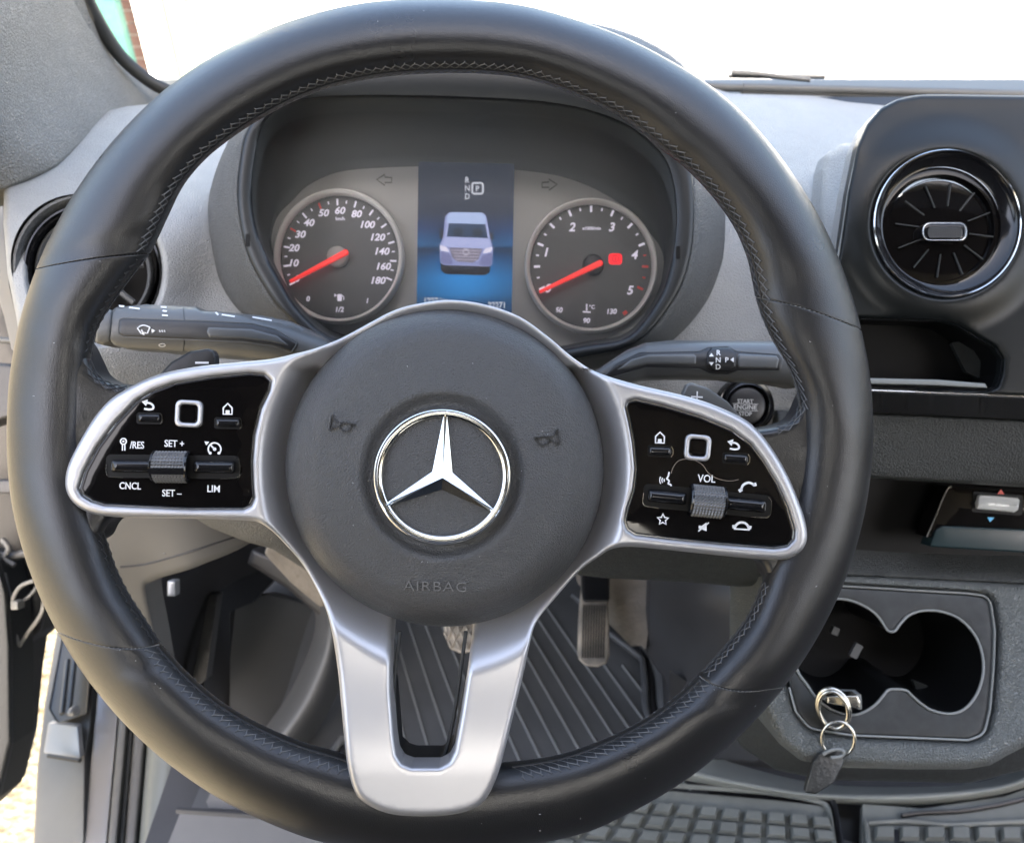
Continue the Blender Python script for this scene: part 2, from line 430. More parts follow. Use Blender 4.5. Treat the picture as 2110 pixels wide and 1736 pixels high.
# outer angle, inner point, half depth (mm), bulge (px along the rim)
UP = [(-201.9, 310, 522, 19, 7), (-203, 330, 482, 19, 5), (-206, 347, 445, 20, 2), (-212, 378, 383, 20, 0), (-219, 420, 332, 20, 0), (-226, 470, 290, 20, 0), (-232, 533, 248, 20, 0), (-239, 606, 209, 20, 0),
      (-247, 684, 180, 20, 0), (-255, 770, 162, 20, 0), (-262, 845, 154, 20, 0), (-270, 922, 151, 20, 0), (-278, 1005, 153, 20, 0), (-285, 1094, 165, 20, 0), (-295, 1190, 199, 20, 0), (-305, 1286, 247, 20, 0),
      (-312, 1358, 305, 20, 0), (-318, 1411, 346, 20, 0), (-324, 1469, 407, 20, 0), (-330, 1512, 468, 20, 0), (-336, 1538, 528, 20, 0), (-342, 1549, 575, 19, -4), (-346.5, 1556, 612, 19, -9)]
RT = [(13.5, 1556, 612, 19, -9), (9, 1570, 655, 19, -4), (5, 1592, 702, 18, 0), (1, 1622, 752, 17, 0), (-2, 1640, 798, 16.2, 0), (-5, 1646, 845, 15, 0), (-8.5, 1648, 900, 14, 0), (-12, 1645, 955, 13.6, 0), (-16, 1637, 1015, 13.6, 0),
      (-20, 1622, 1070, 14.2, 0), (-24, 1600, 1122, 15.2, 0), (-27, 1582, 1165, 16.2, 0), (-29.5, 1564, 1212, 17, 0), (-31.8, 1536, 1272, 18, 6), (-34, 1490, 1333, 19, 16), (-36.6, 1437, 1390, 19, 26)]
LO = [(-36.6, 1437, 1390, 19, 26), (-39, 1405, 1422, 19, 16), (-43, 1359, 1458, 20, 4), (-48, 1301, 1495, 20, 0), (-55, 1223, 1530, 20, 0), (-63, 1140, 1556, 20, 0), (-72, 1028, 1570, 20, 0), (-90, 880, 1578, 20, 0), (-105, 760, 1565, 20, 0),
      (-113, 695, 1547, 20, 0), (-121, 615, 1524, 20, 0), (-129, 528, 1486, 20, 0), (-136, 451, 1440, 20, 0), (-142, 392, 1389, 20, 0), (-147, 362, 1358, 19, -12), (-152.3, 333, 1326, 19, -24)]
LF = [(-152.3, 333, 1326, 19, -24), (-157, 298, 1272, 19, -12), (-162, 266, 1222, 18, -3), (-166, 241, 1172, 17.2, 0), (-169, 226, 1128, 16.4, 0), (-171.4, 212, 1088, 15.5, 0), (-174, 196, 1042, 14.5, 0), (-177, 184, 995, 13.6, 0), (-181, 177, 930, 13.6, 0),
      (-185, 177, 865, 13.6, 0), (-189, 180, 800, 14.6, 0), (-193, 188, 738, 16.4, 0), (-195.5, 194, 702, 17, 0), (-197.5, 208, 664, 18, 0), (-199.6, 247, 604, 19, 3), (-201.9, 310, 522, 19, 7)]
DR = .389
def rim_rows(lst, n=10, nu=44):
    arr = spl([(*opt(a), u, v, b, bl) for a, u, v, b, bl in lst], closed=False, n=n)
    info = []
    for i, (ou, ov, iu, iv, b, bl) in enumerate(arr):
        j0, j1 = max(i-1, 0), min(i+1, len(arr)-1)
        tg = (arr[j1, :2]+arr[j1, 2:4])/2-(arr[j0, :2]+arr[j0, 2:4])/2; tg /= np.linalg.norm(tg)
        info.append((np.array([ou, ov]), np.array([iu, iv]), b/1000, bl, tg))
    return info
def rim_pt(q, phi, shrink=1.0, lift=0.0):
    """phi 0 = towards the hub, 90 = towards the driver, 180 = outer edge"""
    o, i, b, bl, tg = q
    wd = np.linalg.norm(i-o); c = (o+i)/2; h = (i-o)/2*shrink
    cs, sn = math.cos(phi), math.sin(phi)
    p = c+h*cs+tg*bl*(1-abs(cs)**2)
    w = wd*DR/F/2
    return C(p[0], p[1], DR-(b*shrink+lift)*sn) + Vector((0, 0, 0)), w
def leather(lst, caps=(1, 1)):
    info = rim_rows(lst); rows = []
    N = len(info)
    ph = [2*math.pi*k/44 for k in range(44)]
    def row(q, s): return [tuple(rim_pt(q, p, s)[0]) for p in ph]
    seq = []
    def fit(q, q2, t): return tuple((a+(b-a)*t) for a, b in zip(q, q2))
    a, b = info[0], info[1]
    for t, s in ((0.06, .90), (.06, .93), (.14, .960), (.30, .984), (.55, .996)): seq.append((fit(a, b, t), s))
    seq += [(q, 1.0) for q in info[1:-1]]
    a, b = info[-1], info[-2]
    for t, s in ((.55, .996), (.30, .984), (.14, .960), (.06, .93), (0.06, .90)): seq.append((fit(a, b, t), s))
    mb = loft([row(q, s) for q, s in seq], closed_u=True)
    for k, s in ((0, 1), (-1, -1)):
        r = row(*seq[k]); mb.add(r, [tuple(range(44))])
    return mb, info
infos = []
for lst in (UP, RT, LO, LF):
    mb, info = leather(lst); put('leather_cover', mb, M['leather'], wheel, ang=65); infos.append(info)
# thread that closes the four cross seams
for info, k, light in ((infos[0], 0, 0), (infos[0], -1, 1), (infos[2], 0, 1), (infos[2], -1, 1)):
    mb = MB(); q = info[k]
    ps = np.linspace(math.radians(18), math.radians(172), 60)
    for i in range(0, 58, 2):
        P = [rim_pt(q, ps[i], .962)[0], rim_pt(q, (ps[i]+ps[i+1])/2, .985)[0], rim_pt(q, ps[i+1], .962)[0]]
        tube(P, .00028, mb=mb, n=5)
    put('seam_thread', mb, M['seamthread'] if light else M['thread'], wheel, kind='stuff')
# cross stitching along the inner edge of the rim
def along(info, step):
    """resample by length of the inner edge"""
    I = np.array([q[1] for q in info]); s = np.r_[0, np.cumsum(np.linalg.norm(np.diff(I, axis=0), axis=1))]
    out = []
    for x in np.arange(step*.3, s[-1], step):
        k = min(int(np.searchsorted(s, x)), len(s)-1); k = max(k, 1); t = (x-s[k-1])/max(s[k]-s[k-1], 1e-6)
        a, b = info[k-1], info[k]; out.append(tuple(p+(r-p)*t for p, r in zip(a, b)))
    return out
def hidden(q):
    u, v = q[1]
    return (v > 1566 and 720 < u < 1030) or (u < 400 and 742 < v < 1092) or (u > 1540 and 832 < v < 1176)
sgroups = [('upper', infos[0], 14, 44), ('side', infos[1], 8, 40), ('lower', infos[2], 8, 55), ('side', infos[3], 0, 34)]
for nm, info, lo, hi in sgroups:
    mb = MB(); seam = MB(); pts = along(info, 19.0)
    prev = None; line = []
    for k, q in enumerate(pts):
        if hidden(q):
            if len(line) > 2: put('stitch_seam', tube(line, .0006, n=6), M['black'], wheel)
            line = []; prev = None; continue
        jit = random.uniform(-1.5, 1.5)
        a = rim_pt(q, math.radians(hi+jit), 1.0, .0003)[0]; b = rim_pt(q, math.radians(lo+jit), 1.0, .0003)[0]
        mid = rim_pt(q, math.radians((lo+hi)/2), .994)[0]; line.append(tuple(mid))
        if prev:
            pa, pb, pm = prev
            for s, e in ((pa, mid), (pb, mid), (pm, a), (pm, b)):
                m = (s+e)/2+Vector(tuple(-BACK))*.0004
                tube([s, m, e], .00031, mb=mb, n=5)
            tube([a-(a-mid)*.12, a+(a-mid)*.16], .0003, mb=mb, n=5)
        prev = (a, b, mid)
    if len(line) > 2: put('stitch_seam', tube(line, .0006, n=6), M['black'], wheel)
    put('stitching', mb, M['lightthread'] if nm != 'side' or info is infos[1] else M['thread'], wheel, kind='stuff')

# leather webs that carry the rim into the side spokes
def web(outline, ctrl, fil):
    D_ = tps(ctrl); o = spl(outline, n=5)
    w_ = put('leather_web', relief(o, D_, thick=.012, er=17, eh=.010, step=7, bstep=5), M['leather'], wheel, ang=80)
    f = spl(fil, closed=False, n=8); L = np.r_[0, np.cumsum(np.linalg.norm(np.diff(f, axis=0), axis=1))]; mb = MB(); prev = None
    loops = [dens(o, 5)]
    def sp(q):
        bd = bdist(np.array([q]), loops)[0]; t = min(bd/17, 1); return C(q[0], q[1], float(D_(np.array([q]))[0])+.010*(1-math.sqrt(max(0, 1-(1-t)**2)))-.0003)
    for x in np.arange(4, L[-1], 19):
        c = np.array([np.interp(x, L, f[:, 0]), np.interp(x, L, f[:, 1])]); c2 = np.array([np.interp(x+2, L, f[:, 0]), np.interp(x+2, L, f[:, 1])])
        t = (c2-c)/max(np.linalg.norm(c2-c), 1e-6); nrm = np.array((-t[1], t[0]))
        if not inside(np.array([c+nrm*8]), loops)[0]: nrm = -nrm
        P3 = [sp(c+nrm*k) for k in (3, 10, 19)]
        if prev:
            for s_, e_ in ((prev[0], P3[1]), (prev[2], P3[1]), (prev[1], P3[0]), (prev[1], P3[2])): tube([s_, (s_+e_)/2-Vector(tuple(BACK))*.0003, e_], .00026, mb=mb, n=5)
        prev = P3
    return w_, mb
w_, mb = web([(128, 700), (165, 700), (189, 742), (202, 768), (226, 785), (262, 792), (310, 794), (360, 800), (360, 920), (350, 1040), (290, 1052), (246, 1064), (229, 1074), (219, 1086), (204, 1110), (165, 1120), (125, 1060), (104, 980), (100, 880), (108, 790)],
      [(95, 900, .385), (138, 900, .3792), (165, 900, .3808), (210, 900, .3822), (320, 900, .384), (95, 760, .384), (145, 760, .3778), (185, 760, .3800), (235, 790, .3815), (300, 800, .3825), (125, 1090, .383), (172, 1090, .3774), (210, 1090, .3797), (250, 1065, .3815), (320, 1040, .384)],
      [(189, 738), (196, 758), (212, 777), (240, 789), (270, 793)])
put('stitching', mb, M['thread'], wheel, kind='stuff')
w_, mb = web([(1685, 790), (1662, 805), (1645, 840), (1634, 858), (1616, 871), (1577, 880), (1530, 884), (1490, 890), (1490, 1040), (1500, 1138), (1540, 1150), (1562, 1157), (1572, 1168), (1580, 1188), (1600, 1206), (1640, 1210), (1672, 1160), (1706, 1080), (1722, 980), (1718, 880), (1700, 820)],
      [(1728, 950, .385), (1686, 950, .3792), (1660, 950, .3808), (1615, 950, .3822), (1500, 950, .384), (1732, 815, .384), (1688, 818, .3778), (1648, 838, .3800), (1600, 872, .3815), (1530, 884, .3825), (1700, 1170, .383), (1648, 1180, .3774), (1600, 1180, .3797), (1558, 1155, .3815), (1500, 1130, .384)],
      [(1641, 818), (1641, 838), (1633, 857), (1614, 871), (1584, 879)])
put('stitching', mb, M['lightthread'], wheel, kind='stuff')

# ---- satin silver spoke trim
HC = (916.0, 963.0)
trim_out = [(134, 992), (140, 960), (160, 917), (193, 862), (226, 824), (263, 800), (303, 780), (347, 766), (413, 754), (501, 745), (560, 739), (605, 729), (648, 718), (702, 697), (758, 667), (806, 642), (854, 627), (926, 618), (998, 627), (1070, 652), (1130, 694), (1180, 736), (1229, 766), (1308, 791), (1403, 813), (1466, 832), (1530, 861), (1561, 886), (1593, 927), (1624, 981), (1650, 1044), (1662, 1086), (1663, 1115), (1650, 1137), (1618, 1152), (1561, 1151), (1466, 1142), (1372, 1132), (1303, 1126), (1262, 1130), (1232, 1148), (1193, 1177), (1143, 1233), (1106, 1280), (1092, 1325), (1082, 1373), (1060, 1463), (1035, 1564), (1021, 1607), (1001, 1645), (974, 1666), (927, 1678), (862, 1681), (801, 1675), (756, 1656), (731, 1630), (715, 1571), (704, 1463), (696, 1380), (683, 1298), (667, 1243), (628, 1169), (589, 1122), (556, 1090), (525, 1074), (432, 1069), (330, 1067), (230, 1064), (185, 1056), (153, 1038), (138, 1016)]
hub_hole = ell(HC[0], HC[1], 316, 314, 96)
vhole = [(812, 1262), (806, 1330), (806, 1427), (813, 1517), (818, 1553), (829, 1571), (848, 1578), (905, 1578), (924, 1568), (935, 1546), (950, 1463), (964, 1373), (978, 1262)]
podL = [(163, 1007), (174, 972), (200, 923), (237, 873), (281, 827), (314, 807), (358, 791), (435, 778), (515, 770), (545, 773), (557, 785), (554, 805), (536, 842), (523, 897), (519, 952), (521, 1007), (523, 1025), (516, 1040), (501, 1047), (391, 1047), (215, 1039), (189, 1031), (171, 1020)]
podR = [(1290, 839), (1295, 828), (1310, 824), (1364, 836), (1441, 859), (1507, 887), (1546, 916), (1572, 951), (1601, 999), (1623, 1047), (1636, 1091), (1634, 1110), (1620, 1124), (1594, 1128), (1485, 1119), (1375, 1108), (1310, 1100), (1293, 1089), (1288, 1073), (1292, 1051), (1305, 1010), (1310, 966), (1305, 911), (1297, 868)]
def Dtrim(q):
    r = np.hypot(q[:, 0]-HC[0], q[:, 1]-HC[1])
    u, v = q[:, 0], q[:, 1]
    d = np.full(len(q), .3735)
    lat = np.abs(u-HC[0])/np.maximum(r, 1)                       # 1 beside the hub, 0 below it
    w0 = 330+0*r; w1 = 392+48*(1-lat)*(v > HC[1])
    d += .017*(1-sstep(r, w0-20, w1))
    d += -.0075*sstep(v, 1330, 1600)*(v > 1200)
    d += .0000*u
    top = (v < 760)*(1-sstep(np.abs(u-HC[0]), 230, 330)); d += -.008*top       # the narrow bridge over the airbag stays proud
    return d
mb = relief(spl(trim_out, n=6), Dtrim, holes=[hub_hole, rr(vhole, [2, 0, 0, 0, 14, 14, 14, 14, 14, 14, 0, 0, 2]), rr(podL, 6), rr(podR, 6)], thick=.010, er=12, eh=.0034, step=8, bstep=5)
put('spoke_trim', mb, M['silver'], wheel, ang=70)
# dark inner frame under the V spoke and behind the pods
vin = rr([(p[0]+(5 if p[0] < 880 else -5), p[1]-(5 if p[1] > 1540 else 0)) for p in vhole], 6)
mb = relief([(716, 1400), (801, 1400), (807, 1427), (817, 1553), (831, 1567), (848, 1573), (905, 1573), (919, 1562), (930, 1546), (945, 1463), (958, 1400), (1060, 1400), (1050, 1450), (1015, 1590), (738, 1590), (718, 1450)], .3815, thick=.022, step=40, bstep=14)
put('spoke_core', mb, M['black'], wheel)
mb = MB(); pipe_px(spl([(824, 1300), (812, 1420), (822, 1545), (836, 1564), (905, 1566), (918, 1550), (938, 1460), (960, 1300)], closed=False, n=6), .3835, 4.0, mb=mb)
put('spoke_gasket', mb, M['rubber'], wheel)

# ---- airbag cover with dished emblem seat
def Dbag(q):
    r = np.hypot(q[:, 0]-HC[0], q[:, 1]-HC[1]); re = np.hypot(q[:, 0]-912, q[:, 1]-981)
    d = .3625+.0045*(r/329)**2+.0022*sstep(q[:, 1], 980, 1290)
    dish = (1-sstep(re, 148, 176)); rise = 1-sstep(re, 126, 142)
    return d+.0042*dish-.0022*rise
bag = put('airbag_cover', relief(ell(HC[0], HC[1], 329, 327, 120), Dbag, thick=.012, er=62, eh=.017, step=6, bstep=8), M['bag'], wheel, ang=75)
EC = (911.5, 981.0); DE = .3645
ring = MB()
prof = [(122, -.002), (123, .0002), (126, .0012), (128.5, .0014), (131, .0008), (132, .0004), (134, .0016), (137.5, .0026), (140.5, .0022), (143, .0008), (144, -.002)]
lathe(EC[0], EC[1], DE, prof, n=128, mb=ring, sv=.985)
put('emblem_ring', ring, M['chrome'], bag, ang=40)
star = MB(); ctr = C(912, 984, DE-.0042)
tips = [(918, 853), (1016, 1052), (795, 1041)]; notch = [(932, 973), (910, 1008), (891, 971)]
for i in range(3):
    t = tips[i]; nr, nl = notch[i], notch[i-1]
    dirv = np.array(t)-(912, 984); nv = np.array((-dirv[1], dirv[0]))/np.linalg.norm(dirv)
    T1, T2 = np.array(t)+nv*3.2, np.array(t)-nv*3.2
    if np.linalg.norm(T1-nr) > np.linalg.norm(T2-nr): T1, T2 = T2, T1
    tip = C(t[0], t[1], DE-.0016)
    for nn, tt in ((nr, T1), (nl, T2)):
        a, b = C(nn[0], nn[1], DE-.0004), C(tt[0], tt[1], DE-.0006)
        a2, b2 = C(nn[0], nn[1], DE+.003), C(tt[0], tt[1], DE+.003)
        star.add([ctr, a, b, tip, a2, b2], [(0, 1, 2, 3), (1, 4, 5, 2)])
put('emblem_star', star, M['chrome'], bag, ang=5, smooth=False)
# raised lettering and horn marks
def Dbag2(off): return lambda q: Dbag(np.asarray(q))+(62 > 0)*0.0-off+np.where(329-np.hypot(q[:, 0]-HC[0], q[:, 1]-HC[1]) < 62, .017*(1-np.sqrt(np.clip(1-(1-np.clip((329-np.hypot(q[:, 0]-HC[0], q[:, 1]-HC[1]))/62, 0, 1))**2, 0, 1))), 0)
mb = text('AIRBAG', 896, 1207, 21, Dbag2(.0006), wide=1.22, bold=-.018, thick=.0010, rot=1.5, track=1.12)
put('airbag_lettering', mb, M['bagmark'], bag)
def horn(cu, cv, rot, flip):
    mb = MB(); f = -1 if flip else 1
    P = lambda L: turn([(cu+f*x*1.0, cv+y*1.05) for x, y in L], cu, cv, rot)
    bell = spl([(-20, -20), (-16, -11), (-8, -6), (12, -5), (27, -5)], closed=False, n=6)
    bell2 = spl([(-24, 11), (-16, 6), (-8, 3), (-3, 1)], closed=False, n=5)
    lp = spl([(-3, 3), (0, -4), (9, -6), (18, -3), (20, 4), (14, 10), (4, 10)], closed=True, n=6)
    for L, c in ((bell, 0), (bell2, 0), (lp, 1), ([(-20, -20), (-22, -10), (-24, 11)], 0), ([(27, -5), (26, 1)], 0)):
        stroke(P(L), 1.8, Dbag2(.0007), mb=mb, closed=bool(c), thick=.0011)
    return mb
put('horn_symbol', horn(703, 876, 4, False), M['bagdark'], bag); put('horn_symbol', horn(1129, 905, -2, True), M['bagdark'], bag)

# ---- glossy control pods
DP = .3742
def pod(outline, sgn):
    base = put('control_panel', relief(rr([tuple(p) for p in outline], 6), DP, thick=.004, er=4, eh=.0006, step=30, bstep=8, fine=3), M['gloss'], wheel,
               label='glossy black control panel with ' + ('SET and LIM lettering' if sgn < 0 else 'VOL lettering and phone symbols'))
    mb = MB(); lo = dens(rr([tuple(p) for p in outline], 6), 6); pipe_px(lo, .3729, 1.1, mb=mb, closed=True, n=6)
    put('edge_line', mb, M['chrome'], base)
    return base
pL, pR = pod(podL, -1), pod(podR, 1)
DW = DP-.0003
def wh(mb, parent, name, label=None): return put(name, mb, M['white'], parent, label=label)
def button(parent, cu, cv, w, h, rot):
    o = turn(box(cu-w/2-3, cv-h/2-3, cu+w/2+4, cv+h/2+4, 7), cu, cv, rot)
    put('button_gap', flat(o, DP-.0001), M['well'], parent)
    r = relief(turn(box(cu-w/2, cv-h/2, cu+w/2, cv+h/2, 6), cu, cv, rot), DP-.0022, thick=.003, er=h*.42, eh=.0017, step=6, bstep=3)
    b = put('button', r, M['glossplastic'], parent)
    mb = MB(); stroke(turn([(cu+w/2, cv-h/2-2), (cu+w/2+4, cv-h/4), (cu+w/2+4, cv+h/3), (cu+w/2, cv+h/2+3)], cu, cv, rot), 1.6, DP-.0004, mb=mb)
    put('button_rim', mb, M['chrome'], parent); return b
def frame(parent, cu, cv, w, rot):
    o = turn(box(cu-w/2, cv-w/2, cu+w/2, cv+w/2, 15, 8), cu, cv, rot); i = turn(box(cu-w/2+9, cv-w/2+9, cu+w/2-9, cv+w/2-9, 9, 8), cu, cv, rot)
    put('touch_pad_frame', relief(o, DP-.0020, holes=[i], thick=.003, er=4.4, eh=.0009, step=5, bstep=3, fine=3), M['silver'], parent)
    put('touch_pad', relief(i, DP-.0006, thick=.0005, er=4, eh=.0004, step=8, bstep=3, fine=3), M['gloss'], parent)
def rocker(parent, x0, x1, cv, rot, wu, cu, side):
    # recess, two glossy bars and a knurled roller between them
    c0 = ((x0+x1)/2, cv)
    put('rocker_slot', flat(turn(box(x0-10, cv-24, x1+10, cv+24, 13), *c0, rot), DP-.0001), M['well'], parent)
    e = MB(); stroke(turn(spl([(x1+2, cv-20), (x1+9, cv-12), (x1+10, cv+14), (x1+2, cv+22), (x1-30, cv+24)], closed=False, n=5), *c0, rot), 1.5, DP-.0004, mb=e)
    e2 = MB(); stroke(turn(spl([(x0-9, cv-4), (x0-9, cv+14), (x0-2, cv+22), (x0+26, cv+24)], closed=False, n=5), *c0, rot), 1.5, DP-.0004, mb=e2)
    put('slot_edge', e, M['chrome'], parent); e2 and put('slot_edge', e2, M['chrome'], parent)
    for a, b in ((x0, cu-wu/2-3), (cu+wu/2+3, x1)):
        put('rocker_bar', relief(turn(box(a, cv-13, b, cv+13, 7), *c0, rot), DP-.0042, thick=.004, er=12, eh=.0036, step=6, bstep=3), M['glossplastic'], parent)
    # roller
    n1, n2 = 10, 15; rad = .0076; rows = []; cc = turn([(cu, cv)], *c0, rot)[0]; k = DP/F
    ax = np.array(ROT @ Vector((math.cos(math.radians(-rot)), math.sin(math.radians(-rot)), 0))); ay = np.array(ROT @ Vector((-math.sin(math.radians(-rot)), math.cos(math.radians(-rot)), 0)))
    ctr = np.array(C(cc[0], cc[1], DP+.0020)); hw = wu/2*k
    for i in range(n2*2+1):
        a = math.radians(-84+168*i/(n2*2)); row = []
        for j in range(n1*2+1):
            x = -hw*.86+hw*1.72*j/(n1*2); kn = .00040 if (i % 2 and j % 2) else -.00025
            row.append(ctr+ax*x+(ay*math.sin(a)+(-BACK)*math.cos(a))*(rad+kn))
        rows.append(row)
    wl = put('thumb_wheel', loft(rows), M['knurl'], parent, ang=1, smooth=False)
    mb = MB()
    for s in (-1, 1):
        rws = []
        for rr_, xx in ((rad-.0016, hw), (rad-.0003, hw), (rad+.0001, hw*.94), (rad-.0001, hw*.87)):
            rws.append([ctr+ax*xx*s+(ay*math.sin(math.radians(a))+(-BACK)*math.cos(math.radians(a)))*rr_ for a in range(-84, 85, 8)])
        loft(rws, mb=mb)
    if side < 0:   # smooth belt round the middle
        rws = [[ctr+ax*x+(ay*math.sin(a)+(-BACK)*math.cos(a))*(rad+.0006) for x in np.linspace(-hw*.95, hw*.95, 4)] for a in np.radians(np.linspace(-22, -2, 6))]
        loft(rws, mb=mb)
    put('wheel_rim', mb, M['glossplastic'], parent)
M['knurl'] = mat('knurled_grey', (.16, .16, .16), .30, metal=.6)
# left pod
button(pL, 307, 861, 46, 17, 1); frame(pL, 388.5, 852, 56, 3); button(pL, 469, 871, 50, 17, 1)
rocker(pL, 228, 484, 961, .6, 76, 357, -1)
back_l = lambda cu, cv, s=1.0, r=0: [turn(spl([(cu-8, cv-3), (cu+2, cv-4), (cu+9, cv+0), (cu+10, cv+6), (cu+3, cv+9), (cu-8, cv+9)], closed=False, n=5), cu, cv, r), turn([(cu-15, cv-5), (cu-3, cv-11), (cu-5, cv+3)], cu, cv, r)]
def back_icon(cu, cv, r):
    a, b = back_l(cu, cv, 1, r); mb = MB(); stroke(a, 4, DW, mb=mb); flat(b, DW, mb=mb); return mb
def home_icon(cu, cv, r):
    mb = MB(); stroke(turn([(cu-9, cv-2), (cu, cv-11), (cu+9, cv-2), (cu+9, cv+11), (cu-9, cv+11)], cu, cv, r), 3.2, DW, mb=mb, closed=True)
    flat(turn([(cu-4, cv+11), (cu-4, cv+3), (cu+4, cv+3), (cu+4, cv+11)], cu, cv, r), DW, mb=mb); return mb
wh(back_icon(306, 834, 8), pL, 'back_symbol'); wh(home_icon(469, 842, 1), pL, 'home_symbol')
mb = text('/RES', 282, 916, 15, DW, bold=.012, wide=.78, rot=1); stroke(ell(254, 909, 6, 6, 20), 2.6, DW, mb=mb, closed=True); flat(ell(254, 909, 2.2, 2.2, 12), DW, mb=mb)
stroke([(252, 915), (252, 928)], 2.2, DW, mb=mb); stroke([(257, 915), (257, 928)], 2.2, DW, mb=mb); wh(mb, pL, 'resume_lettering')
wh(text('SET +', 359, 913, 14.5, DW, bold=.012, wide=.86, rot=1.5), pL, 'set_lettering')
wh(text('SET –', 354, 1015, 14.5, DW, bold=.012, wide=.86, rot=1), pL, 'set_lettering')
wh(text('CNCL', 268, 1000, 14.5, DW, bold=.012, wide=.84, rot=1.5), pL, 'cancel_lettering')
wh(text('LIM', 440, 1006, 14.5, DW, bold=.012, wide=.92, rot=1.5), pL, 'limit_lettering')
mb = MB(); stroke(arc(442, 925, 13, 215, -35, 18), 3, DW, mb=mb); stroke([(442, 925), (433, 916)], 3, DW, mb=mb); flat(ell(442, 925, 3.6, 3.6, 12), DW, mb=mb)
flat([(421, 909), (431, 910), (425, 917)], DW, mb=mb); flat(ell(433, 933, 3, 3, 10), DW, mb=mb); flat(ell(451, 933, 3, 3, 10), DW, mb=mb)
wh(mb, pL, 'cruise_control_symbol')
# right pod
button(pR, 1360, 929, 46, 17, 2); frame(pR, 1438, 922, 54, 5); button(pR, 1516, 944, 50, 17, 4)
rocker(pR, 1334, 1580, 1032, 5.5, 74, 1455, 1)
wh(home_icon(1360, 901, 2), pR, 'home_symbol'); wh(back_icon(1513, 916, 8), pR, 'back_symbol')
wh(text('VOL', 1456, 985, 16, DW, bold=.012, wide=.86, rot=3), pR, 'volume_lettering')
mb = MB()
for k in range(3): stroke(arc(1374, 989, 5.5+4.5*k, 150, 210, 6), 2.0, DW, mb=mb)
stroke(spl([(1379, 972), (1377, 981), (1374, 986), (1379, 990), (1377, 996), (1382, 998), (1383, 1001)], closed=False, n=3), 3.2, DW, mb=mb); wh(mb, pR, 'voice_symbol')
def phone(cu, cv, r):
    mb = MB(); stroke(turn(spl([(cu-15, cv+5), (cu-8, cv-3), (cu, cv-5), (cu+8, cv-3), (cu+15, cv+5)], closed=False, n=4), cu, cv, r), 4.6, DW, mb=mb)
    for s in (-1, 1): flat(turn([(cu+s*10, cv+1), (cu+s*20, cv+1), (cu+s*19, cv+8), (cu+s*12, cv+7)], cu, cv, r), DW, mb=mb)
    return mb
wh(phone(1539, 1000, -22), pR, 'answer_symbol')
mb = phone(1529, 1081, 3); stroke([(1512, 1089), (1545, 1091)], 3, DW, mb=mb); wh(mb, pR, 'hang_up_symbol')
st = [(1366+(12 if k % 2 == 0 else 5.6)*math.sin(math.pi*k/5+.03), 1070-(12 if k % 2 == 0 else 5.6)*math.cos(math.pi*k/5+.03)) for k in range(10)]
mb = MB(); stroke(st, 3.0, DW, mb=mb, closed=True); wh(mb, pR, 'star_symbol')
mb = flat([(1440, 1082), (1446, 1083), (1456, 1076), (1456, 1094), (1446, 1090), (1440, 1089)], DW); stroke([(1439, 1094), (1461, 1076)], 2.4, DW, mb=mb); wh(mb, pR, 'mute_symbol')

# ---- shift paddles behind the wheel
pad = relief(rr([(318, 782), (352, 746), (391, 724), (428, 718), (440, 722), (445, 732), (447, 760), (447, 800), (330, 800)], [2, 10, 14, 8, 5, 5, 3, 2, 2]), .394, thick=.004, er=6, eh=.0015, step=20, fine=3)
pd = put('shift_paddle', pad, M['black'], wheel); put('minus_symbol', stroke([(402, 747), (430, 747)], 4, .3935), M['white'], pd)
pad = relief(rr([(1392, 850), (1408, 806), (1414, 792), (1424, 788), (1460, 800), (1500, 828), (1532, 866), (1520, 885), (1400, 860)], [2, 5, 6, 5, 14, 14, 3, 2, 2]), .394, thick=.004, er=6, eh=.0015, step=20, fine=3)
pd = put('shift_paddle', pad, M['stalk'], wheel); mb = stroke([(1424, 817), (1448, 818)], 3.4, .3935); stroke([(1437, 806), (1436, 829)], 2.4, .3934, mb=mb); put('plus_symbol', mb, M['white'], pd)
# ---- column shroud behind the hub
col = put('steering_column', relief(rr([(640, 780), (760, 700), (1080, 700), (1190, 800), (1200, 1010), (1050, 1120), (780, 1120), (640, 1010)], 40), .46, thick=.12, er=40, eh=.02, step=30), M['dashdark'], None, label='charcoal steering column shroud hidden behind the airbag hub', cat='column shroud')
# ================================================================== INSTRUMENT CLUSTER
clu = thing('instrument_cluster', 'instrument cluster with two round gauges and a blue screen showing a white van', 'instrument cluster', C(960, 520, .60))
def ring16(L): return spl(L, n=5)
BO = ring16([(489, 415), (494, 330), (513, 261), (575, 190), (720, 140), (940, 120), (1180, 145), (1330, 200), (1402, 290), (1424, 350), (1430, 450), (1420, 540), (1390, 616), (1318, 702), (1216, 734), (960, 765), (690, 722), (588, 648), (540, 583), (506, 511)])
BI = ring16([(520, 415), (525, 330), (548, 250), (610, 210), (720, 200), (940, 203), (1142, 216), (1270, 250), (1350, 305), (1382, 360), (1393, 445), (1382, 540), (1356, 616), (1294, 692), (1206, 710), (960, 750), (700, 700), (622, 645), (574, 570), (537, 495)])
FO = ring16([(556, 480), (568, 435), (596, 400), (640, 362), (720, 337), (940, 330), (1120, 344), (1210, 368), (1285, 410), (1330, 455), (1366, 510), (1366, 565), (1346, 622), (1290, 684), (1205, 704), (960, 740), (700, 688), (632, 640), (590, 585), (562, 525)])
GO = ring16([(427, 450), (436, 380), (466, 300), (540, 170), (700, 60), (950, 30), (1225, 48), (1380, 110), (1452, 200), (1486, 350), (1496, 450), (1489, 550), (1454, 640), (1378, 715), (1254, 756), (960, 790), (650, 745), (526, 665), (480, 631), (443, 559)])
def mixr(a, b, t): return a+(b-a)*t
DG, DB = .600, .535
